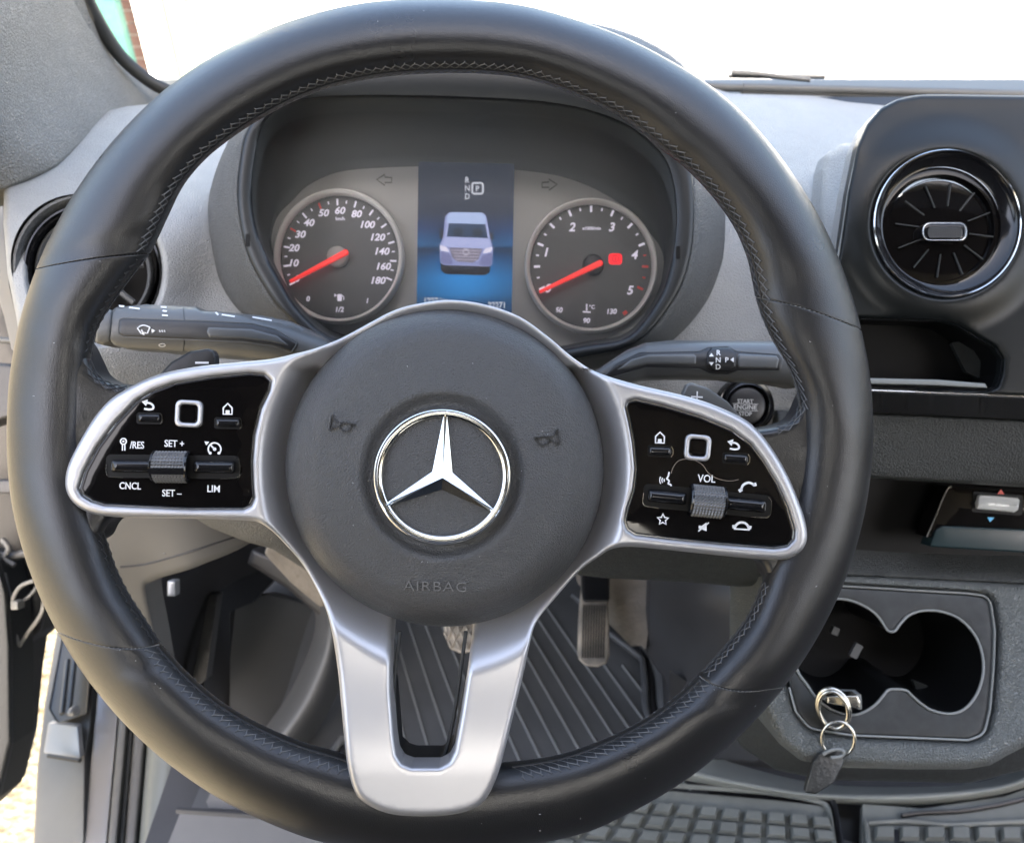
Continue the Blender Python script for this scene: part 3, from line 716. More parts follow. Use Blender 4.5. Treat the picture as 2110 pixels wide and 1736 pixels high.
def topd(R, d0, extra):      # the hood reaches back over the gauges
    return d0+0*R[:, 0]
rows = []
for t, d, in ((0, .640), (.04, .606), (.25, .588), (.55, .566), (.8, .549), (.93, .541), (1.0, .540)): rows.append(CA(mixr(GO, BO, t), d))
put('hood_flank', loft(rows, closed_u=True), M['dashdark'], clu, ang=60)
rows = [CA(mixr(BO, BI, t), d) for t, d in ((-.06, .543), (0, .5385), (.06, .5365), (.3, .5355), (.7, .536), (.94, .538), (1.0, .542), (1.02, .552))]
put('hood_frame', loft(rows, closed_u=True), M['hoodblack'], clu, ang=50)
rows = [CA(mixr(BI, FO, t), d) for t, d in ((.0, .541), (.05, .552), (.3, .572), (.6, .590), (.9, .602), (1.0, .606), (1.2, .607))]
M['hoodin'] = mat('hood_inner', (.060, .066, .066), .55)
put('hood_inner', loft(rows, closed_u=True), M['hoodin'], clu, ang=60)
M['face'] = mat('face_plate_grey', (.37, .36, .34), .45, bumps=(('noise', 2500, .05, .0001),), var=.03)
M['dial'] = mat('dial_grey', (.095, .093, .091), .5, bumps=(('noise', 2500, .04, .0001),))
EM = 1.0/2**EXPO
M['glowwhite'] = mat('dial_print', (.62, .58, .68), .5, emit=.75*EM)
M['glowred'] = mat('needle_red', (.90, .035, .03), .4, emit=.75*EM)
M['dimred'] = mat('tick_red', (.55, .06, .05), .5, emit=.25*EM)
M['satin'] = mat('bezel_satin', (.97, .95, .90), .30, metal=.0)
# face plate
fo = np.array([p for p in FO]); cc = fo.mean(0); fo2 = cc+(fo-cc)*1.06
put('face_plate', relief(fo2, .6065, thick=.004, step=40, bstep=15), M['face'], clu)
def dial(cu, cv, ru, rv, lab):
    d = .602
    g = put('gauge_dial', flat(ell(cu, cv, ru-8, rv-8, 72), d, thick=.001), M['dial'], clu, label=lab)
    r = MB(); lathe(cu, cv, d, [(ru, -.004), (ru, .004), (ru-1.5, .0062), (ru-4, .007), (ru-8.5, .0055), (ru-10.5, .003), (ru-11, -.001)], n=120, mb=r, sv=rv/ru)
    put('gauge_bezel', r, M['satin'], g); return g, d-.0006
def pol(cu, cv, r, a, k=1.03): return (cu+r*math.cos(math.radians(a)), cv-r*k*math.sin(math.radians(a)))
def tick(g, cu, cv, r0, r1, a, w_, D, m): put('tick', stroke([pol(cu, cv, r0, a), pol(cu, cv, r1, a)], w_, D, thick=.0002), M[m], g)
def needle(g, hub, p0, p1, D, hm, hr):
    mb = MB(); lathe(hub[0], hub[1], D, [(0, .0052), (hr-3, .005), (hr, .004), (hr+1, 0)], n=40, mb=mb); put('needle_hub', mb, M[hm], g)
    a, b = np.array(p0, float), np.array(p1, float); t = (b-a)/np.linalg.norm(b-a); n_ = np.array((-t[1], t[0]))
    o = [a+n_*3.2, b+n_*6.2, b+t*4+n_*3, b+t*4-n_*3, b-n_*6.2, a-n_*3.2]
    put('needle', relief(o, D-.0075, thick=.0018, er=3, eh=.0008, step=20, bstep=6, fine=3), M['glowred'], g)
# --- speedometer
gs, D = dial(700, 530, 133, 138, 'round speedometer dial marked 0 to 180')
nums = [('0', 613, 573), ('10', 606, 541), ('20', 606, 510), ('30', 619, 482), ('40', 637, 458), ('50', 667, 438), ('60', 701, 433), ('80', 735, 440), ('100', 758, 462), ('120', 779, 488), ('140', 788, 517), ('160', 791, 548), ('180', 780, 577)]
for s, u, v in nums: put('number', text(s, u, v, 14.5, D, shear=.22, bold=.022, wide=1.06, rot=1), M['glowwhite'], gs)
put('lettering', text('km/h', 701, 450, 7, D, bold=.01), M['glowwhite'], gs)
for i in range(25):
    a = 208-i*(208+23)/24; big = i % 2 == 0
    m = 'dimred' if i in (6, 10) else 'glowwhite'
    tick(gs, 700, 530, 104 if big else 108, 117 if big else 114, a, 3.4 if big else 2.4, D, m)
for s, u, v in (('0', 635, 615), ('1/2', 700, 637), ('1', 757, 619)): put('number', text(s, u, v, 10.5, D, shear=.15, bold=.02), M['glowwhite'], gs)
mb = flat(box(695, 606, 704, 620, 2), D); stroke([(704, 608), (708, 611), (708, 618)], 1.6, D, mb=mb); flat([(689, 605), (694, 608), (689, 611)], D, mb=mb); put('fuel_symbol', mb, M['glowwhite'], gs)
M['dimgrey'] = mat('bar_dim', (.09, .09, .088), .5)
for i in range(13): a = 232+i*6.3; tick(gs, 700, 530, 112, 119, a, 9, D, 'dimgrey')
needle(gs, (697, 530), (597, 580), (713, 519), D, 'hubgrey' if 'hubgrey' in M else 'face', 21)
# --- tachometer
gt, D = dial(1217, 549, 136, 138, 'round rev counter dial marked 0 to 5')
for s, u, v in (('0', 1130, 593), ('1', 1126, 519), ('2', 1179, 467), ('3', 1261, 467), ('4', 1308, 524), ('5', 1299, 597)): put('number', text(s, u, v, 18, D, shear=.22, bold=.025, rot=1), M['glowwhite'], gt)
put('lettering', text('x1000/min', 1219, 470, 6.5, D, bold=.02, wide=1.0), M['glowwhite'], gt)
for i in range(21):
    a = 205-i*(205+25)/20; big = i % 4 == 0; mid = i % 2 == 0
    tick(gt, 1218, 545, 105 if mid else 109, 118 if mid else 115, a, 4.6 if mid else 3.2, D, 'dimred' if i > 16 else 'glowwhite')
for s, u, v in (('50', 1152, 638), ('90', 1209, 660), ('130', 1261, 641)): put('number', text(s, u, v, 10.5, D, shear=.15, bold=.02), M['glowwhite'], gt)
put('lettering', text('°C', 1220, 632, 8, D, bold=.02), M['glowwhite'], gt)
mb = stroke([(1209, 626), (1209, 640)], 2.5, D); stroke([(1201, 642), (1217, 643)], 2.5, D, mb=mb); put('temperature_symbol', mb, M['glowwhite'], gt)
for i in range(13): tick(gt, 1217, 549, 113, 120, 232+i*6.3, 9, D, 'dimgrey' if i < 12 else 'dimred')
needle(gt, (1222, 547), (1112, 601), (1238, 541), D, 'black', 21)
M['warn'] = mat('warning_red', (.9, .01, .02), .5, emit=.95*EM)
wl = put('warning_light', flat(box(1254, 522, 1282, 545, 8), D, thick=.0002), M['warn'], gt)
M['warndark'] = mat('warning_print', (.45, .0, .01), .5, emit=.5*EM)
mb = stroke(ell(1268, 533, 6.5, 6.5, 20), 1.6, D-.0003, closed=True); stroke([(1268, 529), (1268, 537)], 1.8, D-.0003, mb=mb); put('parking_symbol', mb, M['warndark'], gt)
# turn arrows, unlit
def arrow(u, v, s):
    mb = MB(); stroke([(u-16*s, v), (u+1*s, v-11), (u+1*s, v-5), (u+15*s, v-4), (u+15*s, v+6), (u+1*s, v+6), (u+1*s, v+12)], 2.5, .6060, mb=mb, closed=True); return mb
M['unlit'] = mat('unlit_print', (.12, .115, .105), .6)
put('turn_arrow', arrow(792, 370, 1), M['unlit'], clu); put('turn_arrow', arrow(1132, 380, -1), M['unlit'], clu)
# --- display
def screen_mat(name, col, e): return mat(name, col, .25, emit=e)
M['navy'] = screen_mat('screen_navy', (.012, .022, .045), .20); M['blue1'] = screen_mat('screen_blue', (.01, .10, .30), .35)
def scr_material():
    m = bpy.data.materials.new('screen_picture'); m.use_nodes = True; N = m.node_tree.nodes; L = m.node_tree.links; b = N['Principled BSDF']
    at = N.new('ShaderNodeAttribute'); at.attribute_name = 'Col'; b.inputs['Base Color'].default_value = (.004, .005, .008, 1); b.inputs['Roughness'].default_value = .3
    L.new(at.outputs['Color'], b.inputs['Emission Color']); b.inputs['Emission Strength'].default_value = 1.0/2**EXPO; return m
SM = scr_material()
DS = .6052
so_ = rr([(862, 333), (1060, 338), (1053, 700), (858, 700)], 3)
mb = relief(so_, DS, thick=.001, step=6, bstep=6)
scr = put('display', mb, SM, clu, label='blue screen picturing a white van')
V = np.array([tuple(v.co) for v in scr.data.vertices])+np.array(scr.parent.location)
loc = (V-np.array(EYE)) @ np.array(ROT); uu = CU+loc[:, 0]/-loc[:, 2]*F; vv = CV-loc[:, 1]/-loc[:, 2]*F
ca = scr.data.color_attributes.new('Col', 'FLOAT_COLOR', 'POINT')
stops = [(333, (.022, .029, .045)), (440, (.022, .030, .055)), (470, (.014, .035, .11)), (505, (.012, .085, .22)), (512, (.006, .025, .07)), (530, (.008, .08, .24)), (575, (.02, .22, .58)), (605, (.02, .18, .46)), (625, (.016, .06, .15)), (700, (.012, .035, .08))]
for i in range(len(uu)):
    c = [float(np.interp(vv[i], [s[0] for s in stops], [s[1][k] for s in stops])) for k in range(3)]
    side = math.exp(-((uu[i]-958)/75)**2)
    if 512 < vv[i] < 620: c = [x*(.45+.65*side) for x in c]
    elif vv[i] < 512 and vv[i] > 440: c = [x*(1.25-.5*side) for x in c]
    ca.data[i].color = (*c, 1)
def SC_(n, c, e=1.0):
    if n not in M:
        M[n] = mat(n, c, .3, emit=e*EM*.9); M[n].node_tree.nodes['Principled BSDF'].inputs['Base Color'].default_value = (.004, .005, .008, 1)
    return M[n]
def shape(nm, poly, col, k, e=1.0): put(nm, flat(poly, DS-.0002*k, thick=.0001), SC_('screen_'+nm+str(k), col, e), scr)
shape('van_mirror', [(904, 470), (914, 472), (914, 492), (906, 492)], (.02, .02, .03), 1); shape('van_mirror', [(1008, 478), (1018, 480), (1017, 494), (1009, 494)], (.02, .02, .03), 1)
shape('van_bumper', rr([(908, 535), (1010, 538), (1010, 560), (1000, 567), (918, 565), (908, 556)], 6), (.016, .014, .018), 2)
shape('van_body', rr([(926, 437), (994, 438), (1002, 444), (1010, 490), (1016, 512), (1014, 545), (1008, 549), (914, 546), (907, 540), (906, 505), (913, 488), (917, 446)], 6), (.31, .34, .62), 3)
shape('van_roof', rr([(928, 437), (992, 438), (1000, 445), (1002, 462), (920, 459), (922, 444)], 4), (.46, .57, .88), 4)
shape('van_windscreen', rr([(921, 460), (1003, 462), (1009, 484), (1008, 491), (918, 487), (916, 483)], 3), (.035, .065, .13), 5)
shape('van_seat', box(934, 470, 954, 486, 6), (.02, .03, .05), 6); shape('van_seat', box(974, 471, 994, 487, 6), (.035, .045, .07), 6)
shape('van_bonnet', rr([(917, 488), (1008, 491), (1013, 510), (995, 512), (928, 509), (910, 506)], 4), (.46, .50, .82), 7)
shape('van_fender', rr([(908, 516), (928, 524), (934, 544), (915, 545), (908, 540)], 4), (.20, .21, .42), 8); shape('van_fender', rr([(1015, 520), (994, 527), (986, 546), (1007, 548), (1014, 543)], 4), (.20, .21, .42), 8)
shape('van_lower_air_intake', rr([(930, 548), (990, 550), (988, 556), (932, 554)], 2), (.03, .03, .05), 8); shape('van_pillar', [(921, 459), (925, 459), (921, 487), (916, 487)], (.42, .46, .76), 6); shape('van_pillar', [(1000, 461), (1004, 461), (1010, 490), (1005, 490)], (.42, .46, .76), 6)
shape('van_grille', rr([(926, 510), (994, 512), (986, 534), (975, 541), (943, 539), (932, 531)], 3), (.20, .18, .24), 8)
for k in range(4): shape('van_slat', [(930+k*2.5, 514+k*6.2), (991-k*2, 515.5+k*6.2), (990-k*2, 518+k*6.2), (931+k*2.5, 516.6+k*6.2)], (.42, .38, .50), 9)
shape('van_headlight', rr([(905, 504), (920, 509), (928, 520), (908, 516)], 3), (.85, .8, .98), 9); shape('van_headlight', rr([(1016, 508), (1000, 512), (993, 523), (1012, 519)], 3), (.85, .8, .98), 9)
put('screen_symbol', stroke(ell(960, 519, 6, 6, 18), 1.8, DS-.0022, closed=True, thick=.0001), SC_('screen_mark', (.62, .58, .70)), scr)
SW = SC_('screen_white', (.62, .64, .72))
for s, v in (('R', 370), ('N', 387), ('D', 404)): put('lettering', text(s, 963, v, 12, DS-.0004, bold=.02, wide=.9), SW, scr)
put('gear_box', stroke(box(973, 377, 995, 399, 5), 4, DS-.0004, closed=True, thick=.0001), SW, scr); put('lettering', text('P', 984, 388, 11, DS-.0004, bold=.03), SW, scr)
put('lettering', text('1227 km', 900, 619, 13, DS-.0004, bold=.02, wide=.85), SW, scr); put('lettering', text('32271', 1023, 628, 13, DS-.0004, bold=.02, wide=.85), SW, scr)
# small latch slots in the frame
for u, v in ((510, 495), (1397, 520)): put('latch_slot', flat(box(u-4, v-13, u+4, v+13, 2), .5352), M['well'], clu)
# clear lens over the gauges
def glassmat(name, tint=(1, 1, 1), refl=1.0, rough=.0, ior=1.45):
    m = bpy.data.materials.new(name); m.use_nodes = True; N = m.node_tree.nodes; L = m.node_tree.links; N.clear()
    o = N.new('ShaderNodeOutputMaterial'); mx = N.new('ShaderNodeMixShader'); t = N.new('ShaderNodeBsdfTransparent'); g = N.new('ShaderNodeBsdfGlossy'); fr = N.new('ShaderNodeFresnel')
    t.inputs[0].default_value = (*tint, 1); g.inputs['Roughness'].default_value = rough; fr.inputs[0].default_value = ior; g.inputs[0].default_value = (refl, refl, refl, 1)
    L.new(fr.outputs[0], mx.inputs[0]); L.new(t.outputs[0], mx.inputs[1]); L.new(g.outputs[0], mx.inputs[2]); L.new(mx.outputs[0], o.inputs[0]); return m
M['lens'] = glassmat('clear_lens', (.96, .96, .96), .9, .02)
def dusty(m, amt):  # not dirt: pale diffuse veil standing in for foggy reflections on the lens
    N = m.node_tree.nodes; L = m.node_tree.links; o = [n for n in N if n.type == 'OUTPUT_MATERIAL'][0]; src = o.inputs[0].links[0].from_socket
    df = N.new('ShaderNodeBsdfDiffuse'); df.inputs[0].default_value = (.75, .76, .75, 1); mx = N.new('ShaderNodeMixShader'); mx.inputs[0].default_value = amt
    L.new(src, mx.inputs[1]); L.new(df.outputs[0], mx.inputs[2]); L.new(mx.outputs[0], o.inputs[0])
dusty(M['lens'], .036)  # veil of reflected light painted over the gauges
put('lens', relief(cc+(np.array(BI)-cc)*1.0, .566, thick=0, step=40, bstep=14), M['lens'], clu)

# ================================================================== DASHBOARD
dash = thing('dashboard', 'grey grained dashboard with a raised hood around the gauges', 'dashboard', C(1055, 700, .65))
Dd = tps([(-200, 400, .56), (10, 400, .60), (10, 640, .55), (150, 300, .68), (320, 215, .80), (250, 450, .585), (380, 420, .610), (420, 600, .600), (330, 700, .57), (560, 760, .60), (600, 900, .62), (900, 120, .80), (900, 500, .66), (900, 800, .62),
          (1300, 90, .80), (1480, 190, .86), (1740, 200, .88), (1500, 300, .70), (1720, 330, .72), (1560, 420, .64), (1700, 480, .645), (1500, 640, .60), (1700, 700, .60), (1400, 820, .60), (1700, 900, .60), (1300, 950, .62), (100, 700, .54), (200, 900, .58), (-200, 900, .52), (2300, 200, .90), (2300, 900, .62), (300, 1000, .62), (1600, 1050, .63)])
dash_out = rr([(8, 378), (60, 358), (110, 335), (150, 302), (190, 256), (225, 228), (262, 219), (330, 213), (420, 150), (700, 90), (1200, 70), (1430, 168), (1506, 193), (2300, 212), (2300, 520), (1760, 530), (1745, 860), (1730, 1040), (1620, 1130), (1250, 1130), (600, 1060), (400, 1080), (150, 1060), (60, 830), (34, 655), (16, 567), (7, 460)], [6, 20, 20, 30, 30, 20, 10, 10, 20, 40, 40, 20, 6, 2, 2, 10, 10, 20, 20, 20, 20, 20, 20, 30, 20, 20, 20])
put('dash_panel', relief(dash_out, Dd, holes=[ell(196, 560, 138, 146, 60), ell(955, 430, 497, 328, 80)], thick=.02, er=14, eh=.010, step=16, bstep=9), M['dash'], dash, ang=60)
# side cheek of the centre module, bulging out of the dash
ck = relief(rr([(1700, 318), (1735, 296), (1800, 292), (1790, 560), (1690, 620), (1684, 430), (1690, 350)], [22, 20, 4, 4, 20, 40, 20]), tps([(1690, 300, .66), (1690, 600, .60), (1780, 300, .62), (1780, 600, .58), (1735, 450, .600)]), thick=.015, er=18, eh=.014, step=12)
put('module_cheek', ck, M['dash'], dash, ang=60)
# seam strip along the screen edge
mb = MB(); P0 = [C(u, v, d) for u, v, d in ((1350, 172, .87), (1500, 181, .88), (1530, 181.5, .88), (1800, 188, .885), (2700, 210, .893))]
tube([P0[2], P0[3], P0[4]], .0052, mb=mb, n=8); put('screen_edge_strip', mb, M['sillgrey'], dash)
mb = MB(); tube([Vector(p)+Vector((0, 0, -.006)) for p in P0[2:]], .0055, mb=mb, n=8); put('screen_edge_strip', mb, M['rubber'], dash)
mb = MB(); tube(P0[:3], .0045, mb=mb, n=8); put('screen_edge_strip', mb, M['sillgrey'], dash)
# lower dash, knee panel, column cover below the wheel
Dk = tps([(180, 1040, .60), (180, 1300, .72), (330, 1330, .78), (400, 1060, .62), (400, 1180, .66), (560, 1060, .66), (560, 1110, .68), (300, 1150, .645), (220, 1200, .66)])
put('knee_panel', relief(rr([(150, 1030), (640, 1030), (640, 1085), (565, 1102), (523, 1112), (471, 1141), (393, 1172), (330, 1190), (300, 1203), (306, 1240), (322, 1310), (340, 1400), (250, 1400), (170, 1200)], [2, 2, 20, 20, 20, 20, 30, 10, 10, 20, 20, 2, 20, 20]), Dk, thick=.03, er=14, eh=.008, step=14), M['trimwarm'], dash, ang=60)
mb = MB(); tube(CA(spl([(248, 1168), (300, 1162), (380, 1140), (440, 1120), (510, 1098)], closed=False, n=5), Dk(np.array(spl([(248, 1168), (300, 1162), (380, 1140), (440, 1120), (510, 1098)], closed=False, n=5)))-.0005), .0008, mb=mb, n=6); put('panel_crease', mb, M['trimdark'], dash)
mb = MB(); tube(CA(spl([(363, 1068), (358, 1090), (345, 1120), (340, 1140)], closed=False, n=5), .642), .0022, mb=mb, n=8); put('trim_ridge', mb, M['trimwarm'], dash)
put('column_cover', relief(rr([(360, 1040), (720, 1040), (800, 1130), (720, 1215), (640, 1180), (560, 1130), (505, 1115), (430, 1085)], [4, 4, 10, 20, 30, 20, 20, 10]), tps([(360, 1060, .60), (560, 1130, .60), (660, 1200, .66), (800, 1100, .58), (500, 1040, .56)]), thick=.05, er=20, eh=.014, step=16), M['dashdark'], dash, ang=60)
put('lower_dash', relief(rr([(1180, 1110), (1735, 1110), (1735, 1200), (1640, 1204), (1520, 1208), (1440, 1200), (1240, 1190), (1190, 1184)], [2, 2, 2, 10, 30, 20, 10, 5]), tps([(1180, 1110, .60), (1600, 1130, .60), (1900, 1130, .62), (1200, 1200, .66), (1600, 1210, .67), (1900, 1210, .68), (1400, 1155, .615)]), thick=.05, er=10, eh=.008, step=14), M['console'], dash, ang=60)

# ---- side air vent, half hidden by the rim
sv_ = thing('air_vent', 'round black air vent at the door end of the dashboard, partly behind the rim', 'air vent', C(196, 560, .57), group='round air vents')
mb = MB(); lathe(196, 560, .577, [(150, -.012), (150, .004), (146, .007), (141, .0075), (136, .005), (133, .0), (130, -.02)], n=96, mb=mb, sv=1.06, tilt=(0, 15)); put('vent_bezel', mb, M['dashdark'], sv_)
mb = MB(); lathe(196, 560, .577, [(131, .0), (129, .0045), (125, .005), (121, .002), (118, -.012)], n=96, mb=mb, sv=1.06, tilt=(0, 15)); put('vent_ring', mb, M['glossplastic'], sv_)
mb = MB(); lathe(196, 560, .597, [(0, 0), (128, 0), (130, .03)], n=64, mb=mb, sv=1.06, tilt=(0, 15)); put('vent_throat', mb, M['well'], sv_)
mb = MB(); lathe(196, 560, .580, [(98, -.004), (100, .0), (106, .0025), (111, .001), (112, -.006)], n=80, mb=mb, sv=1.06, tilt=(0, 15)); put('vent_barrel', mb, M['dashdark'], sv_)
for k in range(8):
    a = math.radians(-8+k*45); mb = MB(); p = [(196+r*math.cos(a), 560+r*1.06*math.sin(a)) for r in (18, 100)]
    tube(CA(p, np.array([.583+(x_-196)*.00009 for x_, y_ in p])), .0022, mb=mb, n=6); put('vent_blade', mb, M['sillgrey'], sv_)
mb = MB(); lathe(196, 560, .583, [(0, .004), (16, .003), (20, -.002)], n=32, mb=mb, tilt=(0, 15)); put('vent_knob', mb, M['glossplastic'], sv_)

# ================================================================== STALKS
ws = thing('wiper_stalk', 'grey wiper and light stalk with printed wiper symbol, left of the airbag hub'.replace('left of the airbag hub', 'reaching out behind the silver spoke'), 'stalk', C(560, 700, .50))
Dst = .490
def Dstalk(cl, hw, d0, amp):
    """barrel-shaped stalk: depth falls away from the centre line"""
    cl = np.array(cl, float)
    def f(q):
        q = np.asarray(q, float); y = np.interp(q[:, 0], cl[:, 0], cl[:, 1]); h = np.interp(q[:, 0], cl[:, 0], hw)
        t = np.clip((q[:, 1]-y)/h, -1, 1); return d0+amp*(1-np.sqrt(1-t*t*.96))
    return f
body = [(237, 633), (300, 627), (405, 632), (416, 640), (440, 641), (540, 650), (600, 662), (650, 685), (700, 720), (700, 760), (560, 745), (480, 738), (420, 733), (408, 724), (398, 728), (340, 726), (325, 722), (262, 719), (238, 712), (224, 700), (218, 660)]
D1 = Dstalk([(218, 676), (400, 680), (500, 692), (600, 712), (700, 745)], [46, 48, 46, 42, 40], Dst, .014)
put('stalk_body', relief(rr(body, [14, 4, 6, 6, 4, 20, 40, 40, 2, 2, 20, 20, 6, 6, 6, 4, 6, 14, 14, 8, 16]), D1, thick=.016, er=5, eh=.003, step=7, bstep=5), M['stalk'], ws, ang=60)
put('stalk_tip', relief(rr([(200, 645), (222, 636), (232, 640), (230, 705), (214, 712), (196, 706)], 8), Dstalk([(190, 672), (235, 672)], [44, 44], Dst-.001, .012), thick=.02, er=6, eh=.004, step=8), M['sillgrey'], ws)
ins = rr([(246, 658), (256, 655), (420, 661), (520, 667), (570, 680), (612, 706), (600, 726), (560, 712), (500, 704), (300, 696), (255, 694), (244, 686)], [8, 6, 10, 30, 30, 4, 4, 30, 30, 10, 8, 8])
put('stalk_inset', relief(ins, lambda q: D1(q)-.0012, thick=.002, er=4, eh=.0010, step=8, bstep=5), M['stalkdark'], ws)
put('stalk_recess', relief(rr([(428, 672), (520, 676), (572, 690), (604, 716), (560, 706), (500, 699), (430, 696), (424, 684)], [6, 20, 20, 4, 10, 20, 6, 6]), lambda q: D1(q)-.0016, thick=.001, er=6, eh=.0016, step=8, bstep=5), M['stalk'], ws)
mb = MB(); q = np.array(ins); tube(list(CA(dens(q, 8), D1(dens(q, 8))-.0006)), .0005, mb=mb, closed=True, n=5); put('inset_edge', mb, M['sillgrey'], ws)
mb = MB(); lx = np.array([(377+3*math.sin((v-630)/30), v) for v in np.linspace(634, 724, 20)]); tube(list(CA(lx, D1(lx)-.0002)), .00025, mb=mb, n=5); put('twist_joint', mb, M['sillgrey'], ws)
dw = lambda q: D1(q)-.0020
mb = MB(); stroke(spl([(283, 676), (290, 671), (298, 670), (309, 674)], closed=False, n=4), 2.2, dw, mb=mb); stroke(spl([(292, 688), (297, 685), (302, 687)], closed=False, n=4), 2.2, dw, mb=mb)
stroke([(283, 676), (291, 687)], 2.2, dw, mb=mb); stroke([(309, 674), (303, 687)], 2.2, dw, mb=mb); stroke([(291, 679), (297, 690)], 2.6, dw, mb=mb); flat([(312, 677), (320, 681), (313, 686)], dw, mb=mb); put('wiper_symbol', mb, M['white'], ws)
for k in range(3): put('mark', stroke([(328+k*5, 680), (330+k*5, 684)], 1.8, dw), M['white'], ws)
d0 = lambda q: D1(q)-.0005
for u0, v0, u1, v1 in ((245, 630, 256, 631), (266, 633, 288, 636), (331, 632, 343, 633), (335, 640, 344, 641), (334, 649, 346, 650), (444, 643, 450, 649), (457, 648, 484, 652), (520, 653, 560, 660)):
    put('mark', stroke([(u0, v0), (u1, v1)], 3.2, d0, thick=.0002), M['white'], ws)
put('mark', stroke(ell(334, 711, 6.5, 3, 16), 1.5, d0, closed=True, thick=.0002), M['white'], ws)

gs_ = thing('gear_stalk', 'grey gear selector stalk with an R N D badge and P arrow', 'stalk', C(1420, 740, .50))
body = [(1190, 790), (1240, 755), (1290, 722), (1330, 706), (1380, 701), (1600, 703), (1612, 710), (1640, 760), (1640, 800), (1590, 790), (1480, 781), (1380, 780), (1320, 783), (1260, 800), (1220, 815)]
D2 = Dstalk([(1190, 800), (1260, 765), (1330, 742), (1640, 750)], [30, 36, 40, 46], .500, .015)
put('stalk_body', relief(rr(body, [2, 20, 30, 30, 20, 6, 14, 4, 4, 10, 20, 20, 20, 4, 2]), D2, thick=.016, er=6, eh=.004, step=7, bstep=5), M['stalk'], gs_, ang=60)
gi = rr([(1236, 784), (1268, 750), (1318, 726), (1440, 724), (1458, 716), (1500, 714), (1518, 724), (1604, 730), (1612, 740), (1608, 764), (1520, 764), (1500, 772), (1462, 770), (1440, 760), (1330, 757), (1268, 775)], [3, 20, 20, 10, 10, 10, 10, 8, 6, 8, 8, 10, 10, 10, 20, 20])
put('stalk_inset', relief(gi, lambda q: D2(q)-.0010, thick=.002, er=4, eh=.0010, step=8, bstep=5), M['stalkdark'], gs_)
put('stalk_recess', relief(rr([(1262, 766), (1300, 738), (1336, 728), (1430, 727), (1437, 732), (1436, 752), (1334, 752), (1290, 762)], [4, 20, 20, 4, 6, 6, 20, 10]), lambda q: D2(q)-.0014, thick=.001, er=7, eh=.0016, step=8, bstep=5), M['stalk'], gs_)
put('end_button', relief(rr([(1520, 728), (1600, 732), (1606, 740), (1602, 760), (1520, 758)], 5), lambda q: D2(q)-.0018, thick=.002, er=5, eh=.0014, step=8, bstep=5), M['stalk'], gs_)
bd = put('gear_badge', relief(rr([(1466, 716), (1504, 715), (1517, 726), (1517, 756), (1504, 767), (1470, 766), (1456, 754), (1457, 726)], 7), lambda q: D2(q)-.0024, thick=.003, er=5, eh=.0014, step=7, bstep=4), M['black'], gs_)
mb = MB(); q = dens(gi, 8); tube(list(CA(q, D2(q)-.0004)), .0005, mb=mb, closed=True, n=5); put('inset_edge', mb, M['sillgrey'], gs_)
db = lambda q: D2(q)-.0027
for s, u, v in (('R', 1481, 726), ('N', 1480, 741), ('D', 1480, 755), ('P', 1498, 741)): put('lettering', text(s, u, v, 11, db, bold=.01), M['white'], bd)
put('arrow_mark', flat([(1461, 734), (1471, 734), (1466, 727)], db), M['white'], bd); put('arrow_mark', flat([(1461, 746), (1471, 746), (1466, 753)], db), M['white'], bd); put('arrow_mark', flat([(1505, 741), (1512, 736), (1512, 746)], db), M['white'], bd)

# ================================================================== START BUTTON
sb = thing('start_button', 'round black START ENGINE STOP button set in the grey dash', 'push button', C(1536, 838, .59))
DB_ = .592
mb = MB(); lathe(1536, 836, DB_, [(60, -.012), (59, .001), (56, .003), (50, .0025), (47, .0055), (44, .006), (41.5, .003), (41, -.004)], n=72, mb=mb); put('bezel', mb, M['glossplastic'], sb)
mb = MB(); lathe(1536, 836, DB_, [(0, .0048), (34, .0050), (38, .0042), (40, .001), (41, -.004)], n=64, mb=mb); cap = put('cap', mb, M['black'], sb)
M['engrave'] = mat('button_print', (.50, .50, .49), .5)
for s, v, h, wd in (('START', 826, 8.5, .95), ('ENGINE', 838, 10, 1.0), ('STOP', 852, 8.5, .95)): put('lettering', text(s, 1536, v, h, DB_-.0053, bold=.012, wide=wd, rot=1.5), M['engrave'], cap)
for v in (831.5, 845.5): put('line', stroke([(1510, v-.5), (1562, v+.8)], 1.1, DB_-.0053), M['engrave'], cap)
# ================================================================== CENTRE MODULE (screen-side console with round vent)
cm = thing('centre_module', 'tall satin black centre module with rounded corner, storage tray and chrome bottom line', 'centre console', C(1950, 520, .57))
mo = [(1712, 600), (1728, 522), (1746, 396), (1766, 300), (1786, 255), (1815, 222), (1850, 204), (1900, 196), (2300, 200), (2300, 823), (2110, 817), (1795, 803), (1740, 800), (1700, 760)]
Dm = lambda q: .560+.004*sstep(np.hypot(q[:, 0]-1948, q[:, 1]-462), 150, 215)+.0+.010*sstep(q[:, 1], 300, 190)*0
def Dmod(q):
    r = np.hypot(q[:, 0]-1948, (q[:, 1]-462)); d = .5600+0*r
    d -= .0075*(1-sstep(r, 158, 232))                               # raised collar round the vent
    d += .010*(1-sstep(q[:, 1], 195, 330))                          # top leans back
    return d
tray = rr([(1770, 655), (1940, 660), (1972, 668), (2052, 716), (2066, 738), (2064, 770), (2054, 797), (2034, 805), (1780, 796), (1760, 790), (1755, 665)], [6, 20, 16, 10, 10, 10, 10, 8, 2, 6, 6])
put('module_face', relief(spl(mo, n=5) if False else rr(mo, [4, 30, 60, 40, 30, 30, 40, 30, 2, 2, 60, 60, 20, 20]), Dmod, holes=[ell(1948, 462, 152, 151, 90), tray], thick=.007, er=9, eh=.0045, step=9, bstep=6), M['module'], cm, ang=60)
